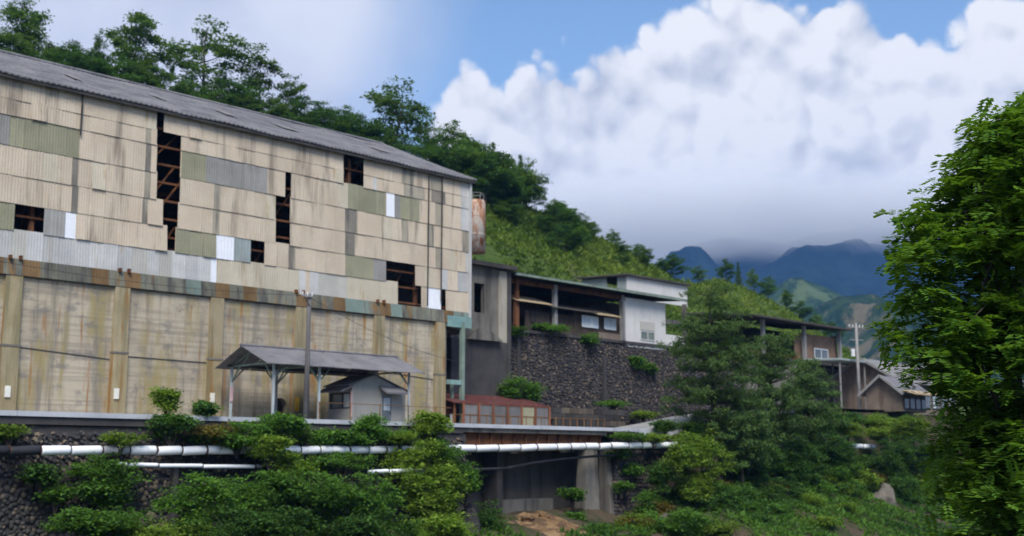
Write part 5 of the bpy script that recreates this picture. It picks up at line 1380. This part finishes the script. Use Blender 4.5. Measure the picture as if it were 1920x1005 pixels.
def bank_hit(px, py):
    best = None
    for k in range(60):
        s_ = 8 + k * .25; p = on(px, py, -s_); d = abs(p.z - bank_z(p.x, s_))
        if best is None or d < best[0]: best = (d, s_)
    return best[1]
rs_ = random.Random(41)
for i in range(30):
    px = rs_.uniform(1180, 1730); py = rs_.uniform(905, 1002)
    if 1610 < px < 1710 and py > 915: continue
    shrub(px, py - 6, rs_.uniform(18, 42), rs_.uniform(9, 20), -bank_hit(px, py), rs_.choice(['leaf', 'leafy', 'leafd', 'leafd', 'leaf', 'redleaf']), 'low weedy shrub on the open slope at the bottom right', 300 + i, group='low weedy shrubs on the slope', leaf=rs_.choice([.12, .16, .2]))
for i in range(14):
    px = 395 + i * 31 + rs_.uniform(-10, 10)
    shrub(px, rs_.uniform(815, 828), rs_.uniform(16, 30), rs_.uniform(8, 14), -7.75, rs_.choice(['leaf', 'leafy', 'leafd', 'redleaf']), 'low growth along the kerb just above the thick pipe', 350 + i, group='low growth above the pipe', leaf=rs_.choice([.12, .15, .18]))
for i in range(5):
    shrub(795 + 22 * (i % 3), 850 + 32 * i, 34, 24, -9.4 - .3 * i, 'leafy', 'yellow-green leaves of the tall shrub column left of the bridge', 380 + i, group='shrub column left of the bridge')
# low ground cover on the bank
pts = []
for i in range(90000):
    x = g.uniform(-28, 75); s = g.uniform(7.6, 21)
    if fbm(x, s, .35, 3, 12.0) < -.28: continue
    if 6.0 < x < 19.5 and s < 10: continue
    pts.append((x, -s, bank_z(x, s) + g.uniform(0, .18)))
scatter_stuff('bank_weeds', pts, .34, .13, 'leaf', 8)
# leaves and grass along the verge
# ---- pines
def pine(px, pytop, pybase, y, wide, label, seed):
    b = on(px, pybase, y); D = dist(b); h = (dep(px, pytop, D).z - b.z); R = wide * D / 2229
    t = thing('pine_tree', label, 'tree', b, 'pines beside the road')
    g_ = np.random.default_rng(seed); r = random.Random(seed); cl = []; sg = []; mb = MB()
    mb.tube([(0, 0, -.6), (.05, 0, h * .3), (-.06, .05, h * .65), (0, 0, h * .97)], [h * .018, h * .015, h * .009, .01], 8)
    nw = 13
    for i in range(nw):
        f = (i + r.uniform(-.35, .35)) / (nw - 1); f = min(1, max(0, f)); z = h * (.18 + .74 * f)
        prof = math.sqrt(max(.03, 1 - ((f - .36) / .70) ** 2)) * (.75 + .25 * min(1, f * 4))
        nb = 6 if f < .8 else 4
        a0 = r.uniform(0, 6.28)
        for k in range(nb):
            a = a0 + 6.283 * k / nb + r.uniform(-.4, .4); l = R * prof * r.uniform(.55, 1.15)
            tip = Vector((math.cos(a) * l, math.sin(a) * l, z + l * r.uniform(-.12, .30)))
            mb.tube([(0, 0, z - .25), Vector((tip.x * .5, tip.y * .5, z + .03)), tip], [.05, .03, .012], 4)
            n = max(3, int(l / .42))
            for q in range(1, n + 1):
                u = q / n
                if u < .30 and r.random() < .5: continue
                c0 = Vector((0, 0, z)).lerp(tip, u)
                for w_ in range(3 if q % 2 else 2):
                    sp = .34 * (1.15 - .4 * u)
                    cl.append((c0.x + r.gauss(0, sp), c0.y + r.gauss(0, sp), c0.z + r.gauss(.05, .12)))
                    sg.append((.21, .21, .10))
    p, tone = clump_points(g_, np.array(cl), 26, np.array(sg))
    me = leaf_mesh('crown', p, .24, .075, M['needle'], seed, up=.15, droop=-.25, tone=tone)
    o = bpy.data.objects.new('crown', me); C.objects.link(o); o.parent = t
    o = bpy.data.objects.new('trunk', mb.mesh('trunk', M['bark'])); C.objects.link(o); o.parent = t
pine(1340, 524, 865, -9.0, 104, 'tallest broad pine in front of the stone terrace wall', 61)
pine(1452, 616, 880, -9.4, 74, 'middle pine, right of the tallest one', 62)
pine(1520, 664, 880, -9.2, 52, 'shortest pine, nearest the houses', 63)
pine(1392, 735, 900, -10.2, 62, 'young dark pine low between the two tall pines', 64)

# ---- near tree on the right
def near_tree():
    D0 = 17.5
    base = dep(1905, 1120, D0)
    t = thing('near_tree', 'large close leafy tree with feathery leaves filling the right edge', 'tree', base)
    r = random.Random(4); g_ = np.random.default_rng(4)
    def loc(px, py, D): return dep(px, py, D) - base
    mb = MB()
    trunk = [loc(1905, 1130, D0), loc(1915, 900, D0), loc(1900, 700, D0 + .1), loc(1915, 500, D0), loc(1925, 330, D0), loc(1930, 200, D0)]
    mb.tube(trunk, [.17, .15, .12, .09, .06, .02], 9)
    for q in range(9):
        a = trunk[1 + q % 4]; py = 320 + 75 * q; e = loc(1960 - 30 * (q % 3) - 120, py, D0 + r.uniform(-1, 1))
        mb.tube([a, a.lerp(e, .5) + Vector((0, 0, .2)), e], [.06, .04, .015], 6)
    # outline of the crown's left edge: py -> px
    edge = [(175, 1920), (200, 1870), (240, 1825), (290, 1795), (330, 1755), (380, 1722), (430, 1685), (470, 1668), (520, 1700), (560, 1690), (600, 1668), (640, 1652), (680, 1685), (730, 1765), (770, 1775), (820, 1730), (870, 1725), (920, 1750), (970, 1800), (1010, 1785), (1080, 1780)]
    cl = []; rach = []
    for i in range(300):
        py = 185 + 890 * (i + r.random()) / 300
        pe = interp(edge, py); u = r.random()
        px = pe + 20 + (2100 - pe) * (u ** 1.15); D = D0 + r.uniform(-1.9, 1.9) * (.35 + .65 * min(1, (px - pe) / 160))
        tip = loc(px, py, D)
        k = min(4, max(0, int((1130 - py) / 200)))
        a = trunk[k].lerp(trunk[k + 1], r.random() * .6); m = a.lerp(tip, .55) + Vector((0, 0, .25))
        mb.tube([a, m, tip], [.026, .014, .004], 4)
        for q in range(16):
            f = r.uniform(.35, 1.04); c = (a.lerp(m, f / .55) if f < .55 else m.lerp(tip, (f - .55) / .45))
            rach.append((c + Vector((r.gauss(0, .12), r.gauss(0, .12), r.gauss(0, .09)))))
        for q in range(26): rach.append(tip + Vector((r.gauss(0, .19), r.gauss(0, .19), r.gauss(0, .13))))
    V = []; tone = []
    n_l = 6
    for c in rach:
        d = Vector((r.gauss(0, 1), r.gauss(0, 1), r.uniform(-.75, .35))).normalized(); L = r.uniform(.17, .28)
        side = d.cross(Vector((0, 0, 1))).normalized(); nrm = side.cross(d); tn = r.random() * .65; ks = r.uniform(.65, 1.6)
        for q in range(n_l):
            f = (q + .6) / n_l; o = c + d * (L * f) + Vector((0, 0, -.10 * f * f * L * 3))
            for s in (-1, 1):
                ax = (side * s + d * .35 + nrm * r.uniform(-.35, .2)).normalized(); w = d * .5 + nrm * r.uniform(-.2, .2)
                ll = ks * r.uniform(.080, .115); ww = .027 * ks
                V += [o, o + ax * ll * .5 + d * ww, o + ax * ll, o + ax * ll * .5 - d * ww]; tone.append(tn + r.random() * .4)
    me = raw_mesh('crown', np.array([tuple(v) for v in V]), len(tone), M['leafn'], np.array(tone))
    o = bpy.data.objects.new('crown', me); C.objects.link(o); o.parent = t
    o = bpy.data.objects.new('trunk', mb.mesh('trunk', M['bark'])); C.objects.link(o); o.parent = t
near_tree()

# ---- rocks and spoil
def rock(px, py, rx, ry, y, mat, label, seed, group=None, name='rock'):
    c = on(px, py, y); D = dist(c); a, b = rx * D / 2229, ry * D / 2229
    bm = bmesh.new(); bmesh.ops.create_icosphere(bm, subdivisions=3, radius=1)
    for v in bm.verts:
        k = 1 + .28 * mnoise.noise(v.co * 1.3 + Vector((seed, 0, 0))) + .12 * mnoise.noise(v.co * 3.7 + Vector((0, seed, 0)))
        k = k * (.9 if abs(mnoise.noise(v.co * 2 + Vector((0, 0, seed)))) > .2 else 1)
        v.co = Vector((v.co.x * a * k, v.co.y * a * .8 * k, v.co.z * b * k))
    me = bpy.data.meshes.new(name); bm.to_mesh(me); bm.free(); me.materials.append(mat)
    o = bpy.data.objects.new(name, me); C.objects.link(o); o.location = c
    return tag(o, label, 'rock', group)
rock(1662, 966, 36, 58, -11.6, M['rockpale'], 'big pale lichen-grey boulder standing on the slope at lower right', 3)
rock(1700, 985, 16, 12, -12.0, M['rockpale'], 'small stone at the right foot of the big boulder', 21)
rock(1520, 955, 20, 9, -11.0, M['rockpale'], 'half buried stone on the slope below the shortest pine', 22)
rock(1420, 985, 18, 8, -12.0, M['rockpale'], 'half buried stone near the bottom below the pines', 23)
rock(1575, 965, 24, 14, -11.4, M['rockpale'], 'flat stone left of the big pale boulder', 8)
rock(1250, 972, 18, 10, -10.6, M['rockpale'], 'small pale stone at the bottom below the round bush', 12)
rock(880, 985, 20, 40, -9.3, M['rubble'], 'dark rock face at the left of the stream mouth', 15)
# brown spoil heap in the stream
P = []
sx0, sx1 = on(915, 980, -7.5).x, on(1100, 980, -7.5).x
for i in range(26):
    x = sx0 + (sx1 - sx0) * i / 25; row = []
    for j in range(18):
        s = 3.4 + j * .35; f = math.sin(math.pi * i / 25) ** .6
        zt = on(1010, 958, -7).z
        row.append((x, -s - 2.6, -5.2 + (zt + 5.2) * f * (1 - abs(j - 4) / 15) + .34 * fbm(x, s, 1.1, 4, 2)))
    P.append(row)
struct(grid_obj('spoil_heap', P, M['spoil']))

for i, (px, py, rx) in enumerate(((955, 985, 12), (990, 972, 15), (1020, 968, 13), (1045, 985, 14), (975, 998, 13), (1010, 992, 10), (1070, 990, 11))):
    rock(px, py, rx, rx * .62, -8.0 - .12 * (i % 3), M['spoil'], ['brown stone at the left end of the spoil heap', 'larger brown stone high on the spoil heap', 'brown stone at the top of the spoil heap', 'brown stone right of the heap top', 'brown stone at the bottom of the spoil heap', 'small brown stone in the middle of the spoil heap', 'brown stone at the right end of the spoil heap'][i], 30 + i, 'stones on the spoil heap')
# ================================================================== air
hz = MB().box(-5200, 5200, -5200, 5200, -10.5, 900).build('haze', None)
hz['kind'] = 'stuff'; hz['label'] = 'pale blue haze lying over the valley'
hm = bpy.data.materials.new('haze_air'); hm.use_nodes = True
hn = hm.node_tree.nodes; hn.clear()
ho = hn.new('ShaderNodeOutputMaterial'); hv = hn.new('ShaderNodeVolumePrincipled')
hv.inputs['Color'].default_value = (0.20, 0.46, 1.0, 1); hv.inputs['Density'].default_value = HAZE; hv.inputs['Anisotropy'].default_value = 0.2
hm.node_tree.links.new(hv.outputs[0], ho.inputs['Volume'])
hz.data.materials.append(hm)

# low cloud lying on the mountain tops
def cloud_bank():
    cm = bpy.data.materials.new('cloud_vapour'); cm.use_nodes = True
    nt = cm.node_tree; n = nt.nodes; n.clear(); o = n.new('ShaderNodeOutputMaterial'); v = n.new('ShaderNodeVolumePrincipled')
    v.inputs['Color'].default_value = (1, 1, 1, 1); v.inputs['Anisotropy'].default_value = -0.35
    tc = n.new('ShaderNodeTexCoord'); ln = n.new('ShaderNodeVectorMath'); ln.operation = 'LENGTH'
    nt.links.new(tc.outputs['Object'], ln.inputs[0])
    ns = n.new('ShaderNodeTexNoise'); ns.inputs['Scale'].default_value = 3.0; ns.inputs['Detail'].default_value = 2
    mp = n.new('ShaderNodeMapping'); mp.inputs['Scale'].default_value = (2.4, 1.2, .8); nt.links.new(tc.outputs['Object'], mp.inputs[0]); nt.links.new(mp.outputs[0], ns.inputs['Vector'])
    ad = n.new('ShaderNodeMath'); ad.operation = 'MULTIPLY_ADD'; nt.links.new(ns.outputs[0], ad.inputs[0]); ad.inputs[1].default_value = .55; nt.links.new(ln.outputs['Value'], ad.inputs[2])
    mr = n.new('ShaderNodeMapRange'); mr.interpolation_type = 'SMOOTHSTEP'; nt.links.new(ad.outputs[0], mr.inputs[0])
    mr.inputs[1].default_value = 1.22; mr.inputs[2].default_value = .55; mr.inputs[3].default_value = 0; mr.inputs[4].default_value = CLOUD_D
    nt.links.new(mr.outputs[0], v.inputs['Density'])
    nt.links.new(v.outputs[0], o.inputs['Volume'])
    bm = bmesh.new(); bmesh.ops.create_icosphere(bm, subdivisions=3, radius=1.08)
    me = bpy.data.meshes.new('low_cloud'); bm.to_mesh(me); bm.free(); me.materials.append(cm)
    ob = bpy.data.objects.new('low_cloud', me); C.objects.link(ob); ob['kind'] = 'stuff'; ob['label'] = 'grey cloud lying on the mountain tops'
    ob.location = dep(1500, 418, 2430); ob.rotation_euler = (0, 0, YAW); ob.scale = (1250, 420, 110)
cloud_bank()
